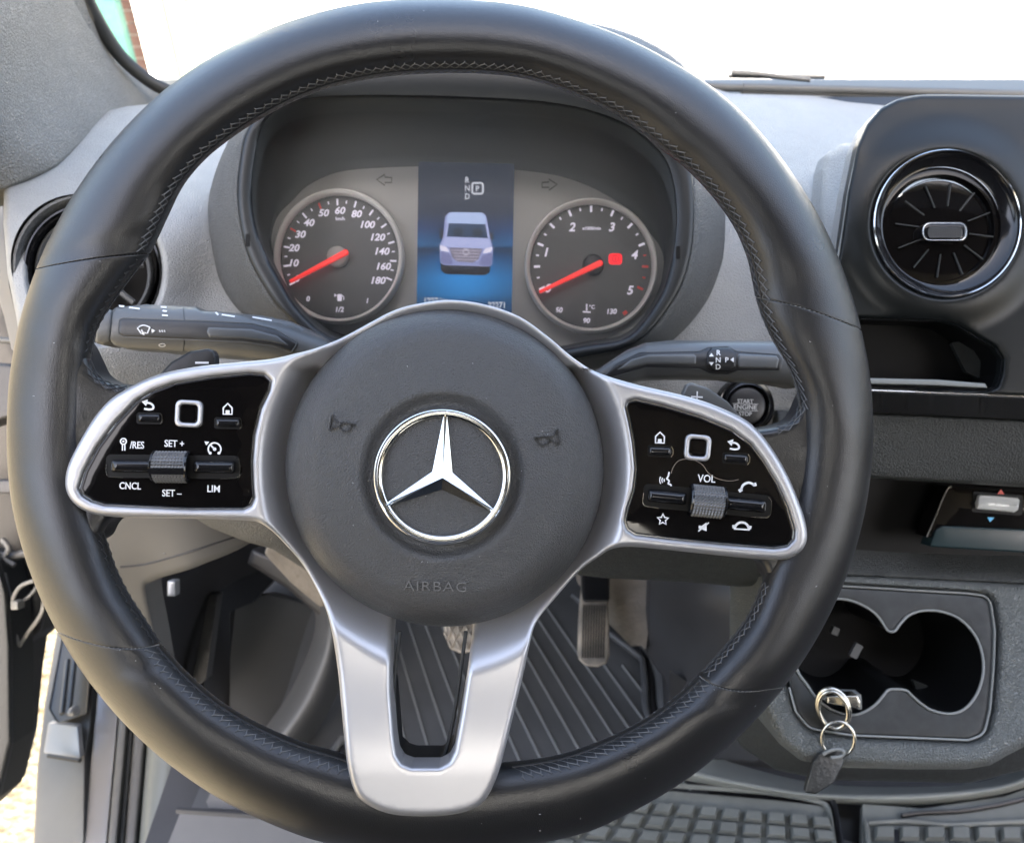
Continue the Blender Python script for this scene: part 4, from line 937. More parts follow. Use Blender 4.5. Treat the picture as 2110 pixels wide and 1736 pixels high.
mb = MB(); q = spl([(1722, 560), (1737, 480), (1752, 385), (1772, 300), (1792, 258), (1820, 226), (1858, 206), (1905, 199), (2000, 199.5), (2300, 204)], closed=False, n=8)
tube(list(CA(q, Dmod(q)+.0030)), .0013, mb=mb, n=8); M['edgegrey'] = mat('module_edge', (.20, .21, .20), .35); put('module_edge', mb, M['edgegrey'], cm)
put('module_body', relief([(u+2, v) for u, v in rr(mo, [4, 30, 60, 40, 30, 30, 40, 30, 2, 2, 60, 60, 20, 20])], lambda q: Dmod(q)+.0075, holes=[ell(1948, 462, 170, 168, 60), np.mean(tray, 0)+(tray-np.mean(tray, 0))*1.05], thick=.020, step=40, bstep=10), M['dash'], cm)
# tray recess
wl_ = CA(dens(tray, 8), .560); rows = [CA(dens(tray, 8), .5655)+BACK*t for t in (-.004, .0, .02, .045)]
put('tray_wall', loft(rows, closed_u=True), M['well'], cm)
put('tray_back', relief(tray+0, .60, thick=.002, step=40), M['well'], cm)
put('tray_pocket', relief(rr([(1960, 705), (2000, 702), (2046, 748), (2040, 790), (1990, 765)], 5), .592, thick=.004, step=40), M['insert'], cm)
put('tray_lip', relief(rr([(1755, 778), (1930, 782), (2030, 790), (2036, 800), (1930, 794), (1755, 790)], 3), .5635, thick=.030, er=3, eh=.001, step=30, fine=3), M['edgegrey'], cm)
mb = MB(); q = dens(tray, 8); tube(list(CA(q, .5648)), .0009, mb=mb, closed=True, n=6); put('tray_edge', mb, M['glossplastic'], cm)
mb = MB(); tube([C(1700, 801, .563), C(2700, 839, .563)], .0012, mb=mb, n=8); put('chrome_line', mb, M['chrome'], cm)
put('lower_band', relief([(1690, 803), (2300, 824), (2300, 872), (2110, 864), (1790, 848), (1690, 846)], tps([(1690, 803, .565), (2300, 824, .565), (1690, 848, .585), (2300, 870, .585)]), thick=.01, step=40), M['black'], cm)
# ---- round vent
rv = thing('air_vent', 'round gloss black air vent with chrome knob in the satin black centre module', 'air vent', C(1948, 462, .56), group='round air vents')
DV = .556
mb = MB(); lathe(1948, 462, DV, [(158, -.010), (156, -.001), (153, .0022), (150, .0030), (147.5, .0026), (146, .001), (138, -.001), (127, -.0045), (123, -.0050)], n=128, mb=mb); put('vent_bezel', mb, M['glossplastic'], rv, ang=40)
mb = MB(); lathe(1948, 462, DV, [(151.5, .0031), (150, .0036), (148.5, .0031)], n=128, mb=mb); put('bezel_line', mb, M['chrome'], rv)
mb = MB(); lathe(1947, 466, DV, [(127, -.006), (121, -.0050), (117, -.0048), (111, -.0046), (109.5, -.006), (109, -.012)], n=110, mb=mb); put('vent_ring', mb, M['gloss'], rv)
mb = MB(); lathe(1944, 472, DV, [(0, -.0052), (40, -.0054), (90, -.0062), (106, -.0068), (108, -.012)], n=80, mb=mb); put('vent_disc', mb, M['gloss'], rv)
mb = MB(); lathe(1944, 472, DV, [(108.6, -.0054), (107.6, -.0048), (106.6, -.0054)], n=110, mb=mb); put('disc_line', mb, M['glossplastic'], rv)
M['bladegrey'] = mat('vent_blade_grey', (.045, .047, .047), .22)
for k in range(12):
    a = math.radians(8+30*k)
    c_, s_ = math.cos(a), math.sin(a); p = [(1946+r*c_, 474+r*.96*s_) for r in (52, 66, 80, 92, 102)]; pp = CA(p, DV+.0046)
    L = [pp+BACK*.008, pp-BACK*.0001]; n_ = np.array(ROT @ Vector((s_, c_, 0)))*.0004
    mb = loft([pp+BACK*.004-n_, pp-n_, pp+n_, pp+BACK*.004+n_]); put('vent_blade', mb, M['bladegrey'], rv)
kn = put('vent_knob', relief(box(1898, 457, 1994, 498, 20, 8), DV-.001, thick=.008, er=9, eh=.005, step=7, bstep=4), M['glossplastic'], rv)
mb = MB(); q = dens(box(1902, 460, 1991, 495, 17, 8), 4); tube(list(CA(q, DV-.0014)), .0004, mb=mb, closed=True, n=8); put('knob_rim', mb, M['chrome'], kn)
rows = []
for i in range(15):
    row = []
    for j in range(41):
        u = 1912+j*(1983-1912)/40; v = 468+i*(490-468)/14; e = (abs(i-7)/7)**4*6
        u = 1947.5+(u-1947.5)*(1-.12*(abs(i-7)/7)**3)
        row.append(C(u, v, DV-.0018-(.0006 if (i % 2 and j % 2) else 0)))
    rows.append(row)
put('knob_grip', loft(rows), M['knurl'], kn, ang=1, smooth=False)

# ================================================================== CONSOLE BELOW THE MODULE
cs = thing('console', 'grained charcoal lower console with shelf band and rounded cup holder surround', 'console', C(1950, 1250, .64))
Db = tps([(1600, 846, .590), (2300, 866, .590), (1600, 900, .583), (2300, 920, .583), (1600, 970, .588), (2300, 1000, .588), (1600, 1000, .606), (2300, 1030, .606)])
put('shelf_band', relief(rr([(1600, 845), (1790, 850), (2300, 872), (2300, 1012), (2110, 1003), (1797, 985), (1600, 980)], [2, 2, 2, 8, 2, 2, 8]), Db, thick=.06, er=8, eh=.006, step=12, bstep=8), M['console'], cs, ang=60)
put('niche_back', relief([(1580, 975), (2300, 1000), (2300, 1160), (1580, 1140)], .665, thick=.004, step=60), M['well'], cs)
Dl = tps([(1560, 1130, .655), (2300, 1150, .655), (1560, 1180, .645), (2300, 1210, .645), (1560, 1105, .668), (2300, 1130, .668)])
put('ledge', relief(rr([(1570, 1100), (1760, 1102), (1900, 1108), (2300, 1132), (2300, 1215), (2110, 1203), (1755, 1186), (1560, 1180)], [2, 20, 10, 2, 8, 2, 2, 8]), Dl, thick=.04, er=7, eh=.005, step=12, bstep=8), M['console'], cs, ang=60)
# ---- climate strip
cl = thing('climate_panel', 'gloss black climate panel with a chrome temperature toggle between red and blue arrows', 'control panel', C(2040, 1060, .63))
DCl = .632
put('panel_face', relief([(1955, 1001), (2300, 1018), (2300, 1148), (1912, 1106)], DCl, thick=.02, er=2, eh=.001, step=40, fine=3), M['gloss'], cl)
mb = MB(); tube(list(CA(spl([(1960, 1001), (1953, 1006), (1945, 1022), (1925, 1070), (1910, 1106)], closed=False, n=5), DCl-.0008)), .0006, mb=mb, n=6); put('chrome_line', mb, M['chrome'], cl)
M['teal'] = mat('teal_gloss', (.014, .030, .034), .22)
put('lower_cover', relief(rr([(1942, 1083), (2300, 1098), (2300, 1150), (2110, 1138), (1916, 1126), (1928, 1092)], [10, 2, 2, 2, 2, 8]), DCl-.003, thick=.015, er=4, eh=.001, step=30, fine=3), M['teal'], cl)
M['togglem'] = mat('toggle_silver', (.85, .87, .85), .25, metal=.3)
tg = put('temperature_toggle', relief(rr([(2015, 1021), (2022, 1018), (2096, 1024), (2101, 1030), (2098, 1050), (2090, 1055), (2012, 1048), (2014, 1040)], 3), lambda q: DCl-.006+.0025*np.abs(np.sin((q[:, 1]-(q[:, 0]-2015)*.07-1037)/11)), thick=.008, er=4, eh=.002, step=5, bstep=3), M['togglem'], cl)
put('toggle_slot', flat(rr([(2006, 1012), (2108, 1020), (2106, 1062), (2002, 1054)], 6), DCl-.0004), M['well'], cl)
M['redp'] = mat('red_print', (.75, .08, .05), .4); M['bluep'] = mat('blue_print', (.10, .45, .75), .4)
put('warm_arrow', flat([(2055, 1017), (2070, 1018), (2063, 1008)], DCl-.0012), M['redp'], cl); put('cool_arrow', flat([(2035, 1065), (2049, 1066), (2040, 1075)], DCl-.0012), M['bluep'], cl)

# ---- cup holder console top
Dc = tps([(1560, 1190, .640), (2300, 1215, .640), (1560, 1500, .600), (2110, 1540, .600), (2300, 1400, .615), (1800, 1300, .628), (1800, 1450, .610), (2110, 1300, .630)])
top_o = rr([(1560, 1180), (1760, 1184), (2110, 1201), (2300, 1210), (2300, 1440), (2110, 1538), (2075, 1556), (2040, 1576), (1990, 1584), (1865, 1584), (1718, 1577), (1650, 1566), (1604, 1530), (1580, 1480), (1560, 1400)], [2, 2, 2, 2, 2, 20, 20, 20, 30, 10, 20, 30, 30, 30, 20])
ins_o = rr([(1600, 1200), (1736, 1207), (1994, 1222), (2040, 1228), (2050, 1300), (2047, 1380), (2040, 1460), (2028, 1512), (1995, 1524), (1755, 1514), (1668, 1500), (1640, 1466), (1622, 1400), (1600, 1330)], [4, 2, 10, 30, 10, 10, 10, 30, 20, 20, 40, 20, 20, 10])
put('console_top', relief(top_o, Dc, holes=[ins_o], thick=.08, er=22, eh=.016, step=11, bstep=7), M['consolelight'], cs, ang=60)
ch = thing('cup_holder', 'black double cup holder insert whose two round wells run together', 'cup holder', C(1850, 1360, .63))
z8 = [(800, 780), (850, 850), (900, 920), (1000, 995), (1120, 1018), (1220, 970), (1280, 905), (1310, 877), (1400, 880), (1440, 915), (1530, 985), (1640, 1012), (1730, 985), (1800, 900), (1835, 780), (1825, 660), (1780, 560), (1700, 480), (1600, 440), (1500, 435), (1420, 460), (1370, 510), (1340, 548), (1300, 545), (1240, 460), (1150, 400), (1050, 370), (950, 380), (860, 430), (790, 520), (765, 650)]
wello = spl(zm(z8, .368, 1350, 1097), n=4)
Dc2 = lambda q: Dc(q)+.0015
put('insert_plate', relief(np.mean(ins_o, 0)+(ins_o-np.mean(ins_o, 0))*.992, Dc2, holes=[wello], thick=.006, er=6, eh=.0022, step=12, bstep=6), M['insert'], ch)
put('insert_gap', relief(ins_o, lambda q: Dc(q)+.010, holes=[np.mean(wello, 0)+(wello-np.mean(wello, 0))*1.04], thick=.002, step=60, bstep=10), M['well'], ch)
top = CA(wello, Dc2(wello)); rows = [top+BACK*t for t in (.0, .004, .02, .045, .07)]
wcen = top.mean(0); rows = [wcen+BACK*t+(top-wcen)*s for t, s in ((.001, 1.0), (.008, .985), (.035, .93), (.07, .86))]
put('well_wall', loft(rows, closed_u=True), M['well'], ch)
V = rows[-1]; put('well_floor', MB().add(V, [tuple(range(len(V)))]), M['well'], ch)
mb = MB(); tube(list(top-BACK*.0004), .0010, mb=mb, closed=True, n=8); M['rimgrey'] = mat('well_rim', (.24, .25, .24), .28); put('well_rim', mb, M['rimgrey'], ch)
mb = MB(); q = dens(ins_o, 9); q = q[(q[:, 0] > 1625)]; i0 = int(np.argmax(np.linalg.norm(np.diff(q, axis=0), axis=1)))+1; q = np.concatenate([q[i0:], q[:i0]]) if np.linalg.norm(q[0]-q[-1]) < 40 else q
tube(list(CA(q, Dc(q)+.0006)), .0008, mb=mb, n=6); put('insert_edge', mb, M['rimgrey'], ch)
# grip tabs inside the wells
for u, v, d, w_, h_, a in ((1765, 1341, .652, 16, 30, 28), (1722, 1300, .665, 14, 16, 20)): put('grip_tab', relief(turn(box(u-w_/2, v-h_/2, u+w_/2, v+h_/2, 2), u, v, a), d, thick=.004, step=20), M['sillgrey'], ch)
put('well_divider', relief(rr([(1880, 1400), (1925, 1418), (1935, 1462), (1900, 1450)], 3), .655, thick=.004, step=30), M['insert'], ch)
# lip under the console top
mb = MB(); q = spl([(1612, 1520), (1650, 1556), (1718, 1574), (1800, 1578), (1900, 1580), (1990, 1578), (2040, 1566), (2110, 1528), (2300, 1430)], closed=False, n=6); tube(list(CA(q, .612)), .0014, mb=mb, n=8); put('console_lip', mb, M['rimgrey'], cs)
put('console_flank', relief(rr([(1480, 1470), (1590, 1420), (1640, 1500), (1720, 1560), (2000, 1570), (2120, 1510), (2300, 1410), (2300, 1500), (2110, 1585), (2000, 1612), (1700, 1606), (1600, 1586), (1530, 1540)], [5, 5, 20, 20, 20, 20, 2, 2, 20, 20, 30, 20, 10]), tps([(1480, 1470, .72), (1600, 1440, .68), (1640, 1560, .70), (1800, 1600, .70), (2110, 1580, .70), (2300, 1450, .70), (1800, 1540, .66), (2110, 1500, .66)]), thick=.10, er=8, eh=.006, step=16), M['console'], cs, ang=60)

# ================================================================== KEY RING hanging out of the cup holder
kr = thing('key_ring', 'bright split rings with key and dark leather tag hanging over the cup holder edge', 'keys', C(1715, 1500, .60))
def loop3(cu, cv, ru, rv, rot, d0, d1, rpx, n=40):
    pts = turn(ell(cu, cv, ru, rv, n), cu, cv, rot); dd = [d0+(d1-d0)*(.5+.5*math.cos(2*math.pi*k/n)) for k in range(n)]
    return tube(list(CA(pts, dd)), rpx*.6/F, closed=True, n=10)
put('split_ring', loop3(1717, 1459, 31, 42, -22, .604, .592, 5.4), M['brightmetal'], kr); put('split_ring', loop3(1717, 1462, 29, 39, -20, .600, .589, 4.0), M['brightmetal'], kr)
put('jump_ring', loop3(1727, 1522, 34, 36, -10, .598, .588, 3.4), M['brightmetal'], kr)
put('key_shank', relief(rr([(1704, 1433), (1768, 1432), (1774, 1446), (1772, 1460), (1704, 1448)], [4, 4, 4, 4, 3]), .598, thick=.010, er=3, eh=.0012, step=12, fine=3), M['brightmetal'], kr)
put('key_head', relief(rr([(1738, 1428), (1775, 1430), (1776, 1462), (1740, 1452)], 3), .604, thick=.010, step=20), M['rimgrey'], kr)
tagp = rr([(1687, 1553), (1712, 1544), (1743, 1545), (1738, 1574), (1718, 1612), (1681, 1635), (1658, 1632), (1663, 1610), (1676, 1568)], [12, 6, 6, 20, 16, 8, 5, 10, 12])
M['tag'] = mat('tag_leather', (.035, .037, .036), .38, bumps=(('noise', 220, .6, .001),), var=.25, vscale=80)
put('tag', relief(tagp, tps([(1660, 1630, .588), (1740, 1550, .594), (1690, 1560, .591), (1718, 1612, .590)]), thick=.003, er=3.5, eh=.001, step=10, bstep=4), M['tag'], kr)
mb = MB(); tube(list(CA(spl([(1696, 1553), (1712, 1545), (1730, 1543), (1739, 1550), (1731, 1558), (1712, 1560)], closed=False, n=5), .589)), .0013, mb=mb, n=8); put('tag_loop', mb, M['rimgrey'], kr)
# ================================================================== FOOTWELL, FLOOR MATS, SILL
FZ = .80
def Z(u, v, z=FZ): return onz(u, v, z)
def slab(name, px, z, h, m, parent=None, **k):
    """flat sheet lying level at height z, thickness h, outline given where it is seen"""
    mb = MB(); top = np.array([tuple(onz(u, v, z)) for u, v in px]); n = len(top)
    tri = geometry.tessellate_polygon([[Vector((p[0], p[1], 0)) for p in top]]); fs = []
    for t in tri:
        a, b, c = (top[i] for i in t); cr = (b[0]-a[0])*(c[1]-a[1])-(b[1]-a[1])*(c[0]-a[0]); fs.append(tuple(t) if cr > 0 else tuple(t)[::-1])
    mb.add(top, fs); bot = top-np.array((0, 0, h)); mb.add(np.concatenate([top, bot]), [(i, n+i, n+(i+1) % n, (i+1) % n) for i in range(n)])
    return put(name, mb, m, parent, **k)
fl = MB(); wbox(-.42, -.9, FZ-.06, 1.7, 1.6, FZ-.012, mb=fl); put('cab_floor', fl, M['trimdark'], None, kind='structure')
# --- front ribbed part of the driver mat
dm = thing('driver_mat', 'dark rubber floor mat with long parallel ribs under the pedals', 'floor mat', Z(1100, 1500))
slab('mat_sheet', rr([(470, 1190), (1190, 1180), (1300, 1345), (1345, 1390), (1350, 1480), (1480, 1660), (1780, 1740), (1780, 1900), (300, 1900), (420, 1600)], 20), FZ, .010, M['mat'], dm)
VP = (555, 415)
M['ribgrey'] = mat('rib_grey', (.135, .14, .14), .45)
for k in range(-12, 5):
    xb = 1254+k*42.5
    f = lambda v: VP[0]+(xb-VP[0])*(v-VP[1])/(1500-VP[1])
    v0 = 1180 if k < 1 else 1230+(k-1)*70; v1 = 1570
    for_ = [(f(v0+(v1-v0)*t), v0+(v1-v0)*t) for t in np.linspace(0, 1, 5)]
    if k in (-3, -2) : pass
    mb = MB(); tube([Z(u, v, FZ+.0000) for u, v in for_], .0024, mb=mb, n=6); put('rib', mb, M['ribgrey'], dm)
# raised mat border at the right, in steps
def bar(name, px, z, r, m, parent, flat_=1.0, **k): mb = MB(); tube([onz(u, v, z) for u, v in spl(px, closed=False, n=5)], r, mb=mb, n=10, flat=flat_); return put(name, mb, m, parent, **k)
bar('mat_rim', [(1215, 1190), (1270, 1225), (1300, 1290), (1345, 1340), (1356, 1365), (1366, 1400), (1372, 1460), (1395, 1500), (1440, 1545)], FZ+.022, .010, M['mat'], dm)
bar('mat_groove', [(1290, 1250), (1315, 1300), (1335, 1345), (1342, 1380), (1344, 1440), (1352, 1476), (1380, 1510), (1420, 1560)], FZ+.006, .0075, M['black'], dm)
bar('mat_rim', [(1180, 1225), (1210, 1250), (1240, 1290), (1310, 1345), (1324, 1360), (1328, 1400), (1332, 1460), (1350, 1500), (1385, 1545)], FZ+.012, .005, M['mat'], dm)
# --- tiled rear mats
def tiled(name, label, quad, nx, ny, rim, skip=()):
    t = thing(name, label, 'floor mat', Z(*np.mean(quad, 0)), group='tiled rubber mats')
    Q = [np.array(Z(u, v, FZ+.012)) for u, v in quad]        # near-left .. order: TL TR BR BL
    slab('mat_sheet', rim, FZ+.010, .012, M['matlight'], t)
    P = lambda s, r: (Q[0]*(1-s)+Q[1]*s)*(1-r)+(Q[3]*(1-s)+Q[2]*s)*r
    for j in range(ny):
        for i in range(nx):
            a, b = .10, .12
            c4 = [P((i+a)/nx, (j+b)/ny), P((i+1-a)/nx, (j+b)/ny), P((i+1-a)/nx, (j+1-b)/ny), P((i+a)/nx, (j+1-b)/ny)]
            cen = sum(c4)/4; up = np.array((0, 0, .007)); tp = [cen+(c-cen)*np.array((.78, .78, 1))+up for c in c4]; jt = random.uniform(-.0006, .0006)
            tp = [c+np.array((0, 0, jt)) for c in tp]
            mb = MB().add(np.array(c4+tp), [(4, 5, 6, 7), (0, 1, 5, 4), (1, 2, 6, 5), (2, 3, 7, 6), (3, 0, 4, 7)]); put('tile', mb, M['matlight'], t, smooth=False)
    return t
t1 = tiled('tiled_mat', 'grey rubber mat with slanted raised tiles, just behind the lower rim', [(1218, 1640), (1712, 1684), (1752, 1830), (1090, 1790)], 11, 5, [(1120, 1612), (1300, 1622), (1600, 1648), (1712, 1662), (1722, 1700), (1745, 1860), (900, 1860), (900, 1800)])
t2 = tiled('tiled_mat', 'grey rubber mat with square raised tiles at the bottom corner beyond the key tag', [(1796, 1700), (2260, 1704), (2300, 1900), (1790, 1890)], 9, 5, [(1778, 1655), (1900, 1665), (2070, 1640), (2300, 1560), (2300, 1900), (1770, 1900)])
def strip(px, w_, z, m, par, nm): mb = MB(); tube([onz(u, v, z) for u, v in spl(px, closed=False, n=4)], w_, mb=mb, n=6, flat=.6); return put(nm, mb, m, par)
strip([(1300, 1570), (1440, 1600), (1560, 1622), (1700, 1645), (1716, 1652), (1726, 1700), (1750, 1860)], .004, FZ+.013, M['black'], t1, 'mat_channel')
strip([(1260, 1610), (1450, 1622), (1600, 1634), (1690, 1652), (1706, 1664), (1716, 1720), (1736, 1860)], .0028, FZ+.014, M['matlight'], t1, 'mat_rib')
for k in range(2): strip([(1290+k*110, 1590+k*14), (1320+k*104, 1620+k*6)], .002, FZ+.0125, M['matlight'], t1, 'mat_rib')
strip([(1858, 1680), (1900, 1674), (2000, 1668), (2130, 1640), (2300, 1590)], .003, FZ+.013, M['black'], t2, 'mat_channel')
strip([(1790, 1696), (1870, 1692), (1960, 1700), (2110, 1693), (2300, 1690)], .0030, FZ+.014, M['matlight'], t2, 'mat_rib')
strip([(1785, 1690), (1790, 1740), (1794, 1860)], .0030, FZ+.014, M['matlight'], t2, 'mat_rib')
slab('frame_slot', [(1842, 1708), (1862, 1708), (1872, 1860), (1852, 1860)], FZ+.0112, .002, M['black'], t2)
# --- swept tunnel edging below the console
tn = thing('tunnel_edging', 'smooth grey moulded edging sweeping round the foot of the console', 'floor trim', C(1850, 1620, .95))
def sweep(A, B, dA, dB, n=10, seg=7, hump=0.0):
    a, b = spl(A, closed=False, n=seg), spl(B, closed=False, n=seg); rows = []
    for t in np.linspace(0, 1, n): rows.append(CA(a+(b-a)*t, dA+(dB-dA)*t-hump*math.sin(math.pi*t)))
    return loft(rows)
A_ = [(1380, 1500), (1480, 1560), (1600, 1592), (1700, 1608), (1850, 1614), (2000, 1608), (2110, 1575), (2300, 1480)]
B_ = [(1350, 1560), (1450, 1592), (1600, 1622), (1700, 1634), (1850, 1636), (2000, 1626), (2110, 1600), (2300, 1500)]
C_ = [(1330, 1590), (1440, 1612), (1600, 1640), (1700, 1652), (1850, 1660), (1980, 1652), (2110, 1622), (2300, 1545)]
M['edging'] = mat('edging_rubber', (.30, .315, .29), .38, bumps=(('noise', 500, .06, .0004),), var=.05, vscale=14)
put('upper_band', sweep(A_, B_, 1.02, .96, hump=.006), M['edging'], tn); put('lower_band', sweep(B_, C_, .957, .975, hump=.012), M['edging'], tn)
A2 = [(p[0], p[1]-120) for p in A_]; put('inner_wall', sweep(A2, A_, .98, 1.02), M['trimdark'], tn)

# --- footwell surroundings
fw = thing('footwell', 'dark moulded footwell panels around the pedals', 'footwell trim', C(900, 1300, 1.1))
wb = MB(); V = [tuple(C(u, v, d)) for u, v, d in ((150, 900, 1.45), (1700, 900, 1.45), (1700, 1260, 1.42), (150, 1260, 1.42))]; wb.add(V, [(0, 3, 2, 1)]); put('front_wall', wb, M['trimdark'], fw)
put('side_panel', relief(rr([(280, 1160), (500, 1100), (560, 1130), (520, 1230), (440, 1300), (420, 1500), (300, 1500)], 8), tps([(280, 1160, .80), (560, 1130, 1.15), (300, 1500, .92), (420, 1500, 1.1), (440, 1250, 1.1)]), thick=.02, step=30), M['trimdark'], fw)
put('pale_strip', relief(rr([(432, 1225), (448, 1225), (424, 1400), (400, 1420), (396, 1400)], 3), tps([(440, 1225, 1.06), (400, 1420, .99), (430, 1300, 1.03)]), thick=.02, step=20), M['trimgrey'], fw)  # strip in a paler grey than the panels beside it
put('dark_panel', relief(rr([(446, 1180), (520, 1120), (600, 1160), (520, 1240), (474, 1260), (474, 1560), (400, 1560), (424, 1380)], 6), tps([(446, 1180, 1.10), (600, 1160, 1.2), (474, 1560, 1.02), (400, 1560, 1.0)]), thick=.02, step=40), M['black'], fw)
put('footrest_panel', relief(rr([(474, 1232), (560, 1225), (650, 1250), (640, 1400), (560, 1560), (440, 1620), (420, 1600), (474, 1500)], 10), tps([(474, 1232, 1.12), (650, 1250, 1.2), (640, 1400, 1.12), (560, 1560, 1.03), (440, 1620, 1.0), (474, 1450, 1.04)]), thick=.02, step=30), M['trimgrey'], fw)
# rounded arch that runs down beside the mat
Aa = [(640, 1240), (650, 1275), (640, 1330), (600, 1420), (560, 1480), (520, 1530), (480, 1600)]; Ab = [(720, 1230), (720, 1290), (712, 1370), (690, 1440), (650, 1510), (610, 1560), (560, 1640)]
put('wheel_arch', sweep(Aa, Ab, 1.02, 1.03, n=12, hump=.05), M['trimwarm2'] if 'trimwarm2' in M else M['trimgrey'], fw)
put('arch_rail', relief(rr([(520, 1130), (700, 1200), (720, 1260), (660, 1270), (590, 1210), (510, 1160)], 6), tps([(520, 1130, 1.0), (720, 1230, .98), (600, 1220, 1.0)]), thick=.03, er=10, eh=.01, step=20), M['trimdark'], fw)
put('column_bracket', relief(rr([(560, 1090), (640, 1110), (720, 1230), (660, 1250), (600, 1200), (545, 1140)], 8), tps([(560, 1090, .80), (720, 1230, .84), (600, 1180, .84)]), thick=.03, er=8, eh=.006, step=20), M['carpet'], fw)
for a, b in (((652, 1600), (706, 1520)), ((676, 1600), (716, 1540))): mb = MB(); tube([Z(*a, FZ+.02), Z(*b, FZ+.02)], .006, mb=mb, n=8); put('cable', mb, M['sillgrey'] if a[0] < 660 else M['black'], fw)
# right of the accelerator: beige liner, dark tunnel wall
put('liner', relief(rr([(1180, 1140), (1346, 1170), (1344, 1240), (1330, 1340), (1322, 1330), (1300, 1330), (1240, 1270), (1190, 1200)], 4), tps([(1180, 1140, 1.20), (1346, 1170, 1.14), (1330, 1340, 1.05), (1240, 1270, 1.12), (1290, 1240, 1.11), (1310, 1200, 1.135)]), thick=.01, step=12), M['carpet'], fw)
put('tunnel_wall', relief(rr([(1340, 1150), (1400, 1150), (1660, 1170), (1680, 1480), (1560, 1570), (1420, 1560), (1375, 1480), (1370, 1400), (1330, 1345), (1336, 1250)], [4, 4, 4, 10, 20, 20, 20, 20, 10, 20]), tps([(1340, 1150, 1.08), (1660, 1170, .86), (1680, 1480, .82), (1560, 1570, .88), (1420, 1560, .98), (1370, 1400, 1.02), (1400, 1280, 1.0), (1480, 1300, .93), (1440, 1400, .96), (1430, 1240, .95)]), thick=.02, er=6, eh=.004, step=16), M['trimdark2'] if 'trimdark2' in M else M['trimdark'], fw)
mb = MB(); q = spl([(1508, 1363), (1530, 1382), (1565, 1400), (1600, 1414)], closed=False, n=5); tube(list(CA(q, .90)), .0016, mb=mb, n=6); put('panel_edge', mb, M['sillgrey'], fw)
mb = MB(); tube(list(CA([(1512, 1180), (1534, 1290)], .84)), .0030, mb=mb, n=8); put('panel_edge', mb, M['sillgrey'], fw)
put('console_post', relief([(1524, 1170), (1546, 1170), (1580, 1290), (1552, 1300)], .845, thick=.02, er=3, eh=.003, step=20, fine=3), M['console'], fw)
put('clip', relief(box(345, 1196, 362, 1228, 3), .80, thick=.01, er=3, eh=.003, step=10, fine=3), M['steel'], fw)

# --- pedals
ap = thing('accelerator_pedal', 'worn dusty accelerator pedal with vertical grooves', 'pedal', C(1223, 1290, 1.0), group='foot pedals')
Dp = tps([(1190, 1180, 1.13), (1256, 1180, 1.13), (1190, 1372, .99), (1256, 1372, .99), (1223, 1260, 1.065)])
M['pedaldark'] = mat('pedal_rubber_dark', (.022, .021, .019), .7)
put('pedal_pad', relief(rr([(1203, 1180), (1250, 1180), (1254, 1250), (1256, 1350), (1250, 1366), (1232, 1373), (1206, 1371), (1192, 1358), (1193, 1300), (1196, 1250)], [4, 4, 10, 10, 8, 8, 10, 10, 10, 20]), Dp, thick=.018, er=5, eh=.004, step=9, bstep=5), M['pedal'], ap)
for k in range(9):
    mb = MB(); q = np.array([(1203+k*5.4-.35*j, 1246+j*13.6) for j in range(9)]); tube(list(CA(q, Dp(q)-.0002)), .00085, mb=mb, n=6); put('pedal_groove', mb, M['pedaldark'], ap)
put('pedal_arm', relief(rr([(1200, 1110), (1256, 1110), (1256, 1240), (1200, 1240)], 8), tps([(1200, 1110, 1.16), (1256, 1110, 1.16), (1228, 1240, 1.075)]), thick=.02, er=6, eh=.005, step=20), M['black'], ap)
bp = thing('brake_pedal', 'worn brake pedal pad with crossed tread peeking below the airbag cover', 'pedal', C(945, 1300, 1.0), group='foot pedals')
Dpb = tps([(900, 1230, 1.06), (1000, 1230, 1.06), (945, 1350, .99), (980, 1340, .99)])
put('pedal_pad', relief(rr([(906, 1220), (985, 1220), (990, 1300), (984, 1340), (950, 1346), (926, 1335), (916, 1300)], [6, 6, 10, 12, 14, 14, 12]), Dpb, thick=.018, er=6, eh=.005, step=9, bstep=5), M['pedal'], bp)
for j in range(6):
    for i in range(4):
        u, v = 922+i*17+(j % 2)*8, 1238+j*18
        if u > 982: continue
        mb = MB(); tube(list(CA([(u-6, v-7), (u, v+7), (u+6, v-6)], Dpb(np.array([(u-6, v-7), (u, v+7), (u+6, v-6)]))-.001)), .0017, mb=mb, n=6); put('tread_mark', mb, M['pedal'], bp)

# --- door sill, seals and step
sl_ = thing('door_sill', 'bright metal door sill with rubber seals and a grey moulded entry step', 'door sill', C(180, 1600, 1.1))
put('step_panel', relief(rr([(118, 1296), (200, 1330), (188, 1490), (176, 1560), (172, 1900), (69, 1900), (69, 1740), (77, 1578), (92, 1450)], [8, 4, 10, 10, 2, 2, 20, 10, 20]), tps([(118, 1296, 1.30), (200, 1330, 1.22), (172, 1900, .95), (69, 1900, .98), (80, 1570, 1.12), (180, 1560, 1.08)]), thick=.06, er=4, eh=.006, step=18), M['sillgrey'], sl_)
put('step_well', relief(rr([(130, 1300), (190, 1330), (178, 1470), (118, 1490), (100, 1460)], 8), tps([(118, 1296, 1.292), (200, 1330, 1.212), (180, 1480, 1.112), (100, 1480, 1.148)]), thick=.004, er=4, eh=-.004, step=18, fine=3), M['trimdark'], sl_)
put('step_plate', relief(rr([(100, 1488), (160, 1496), (166, 1562), (90, 1550)], 4), tps([(100, 1488, 1.14), (160, 1496, 1.10), (166, 1562, 1.07), (90, 1550, 1.11)]), thick=.01, er=3, eh=.002, step=20, fine=3), M['steel'], sl_)
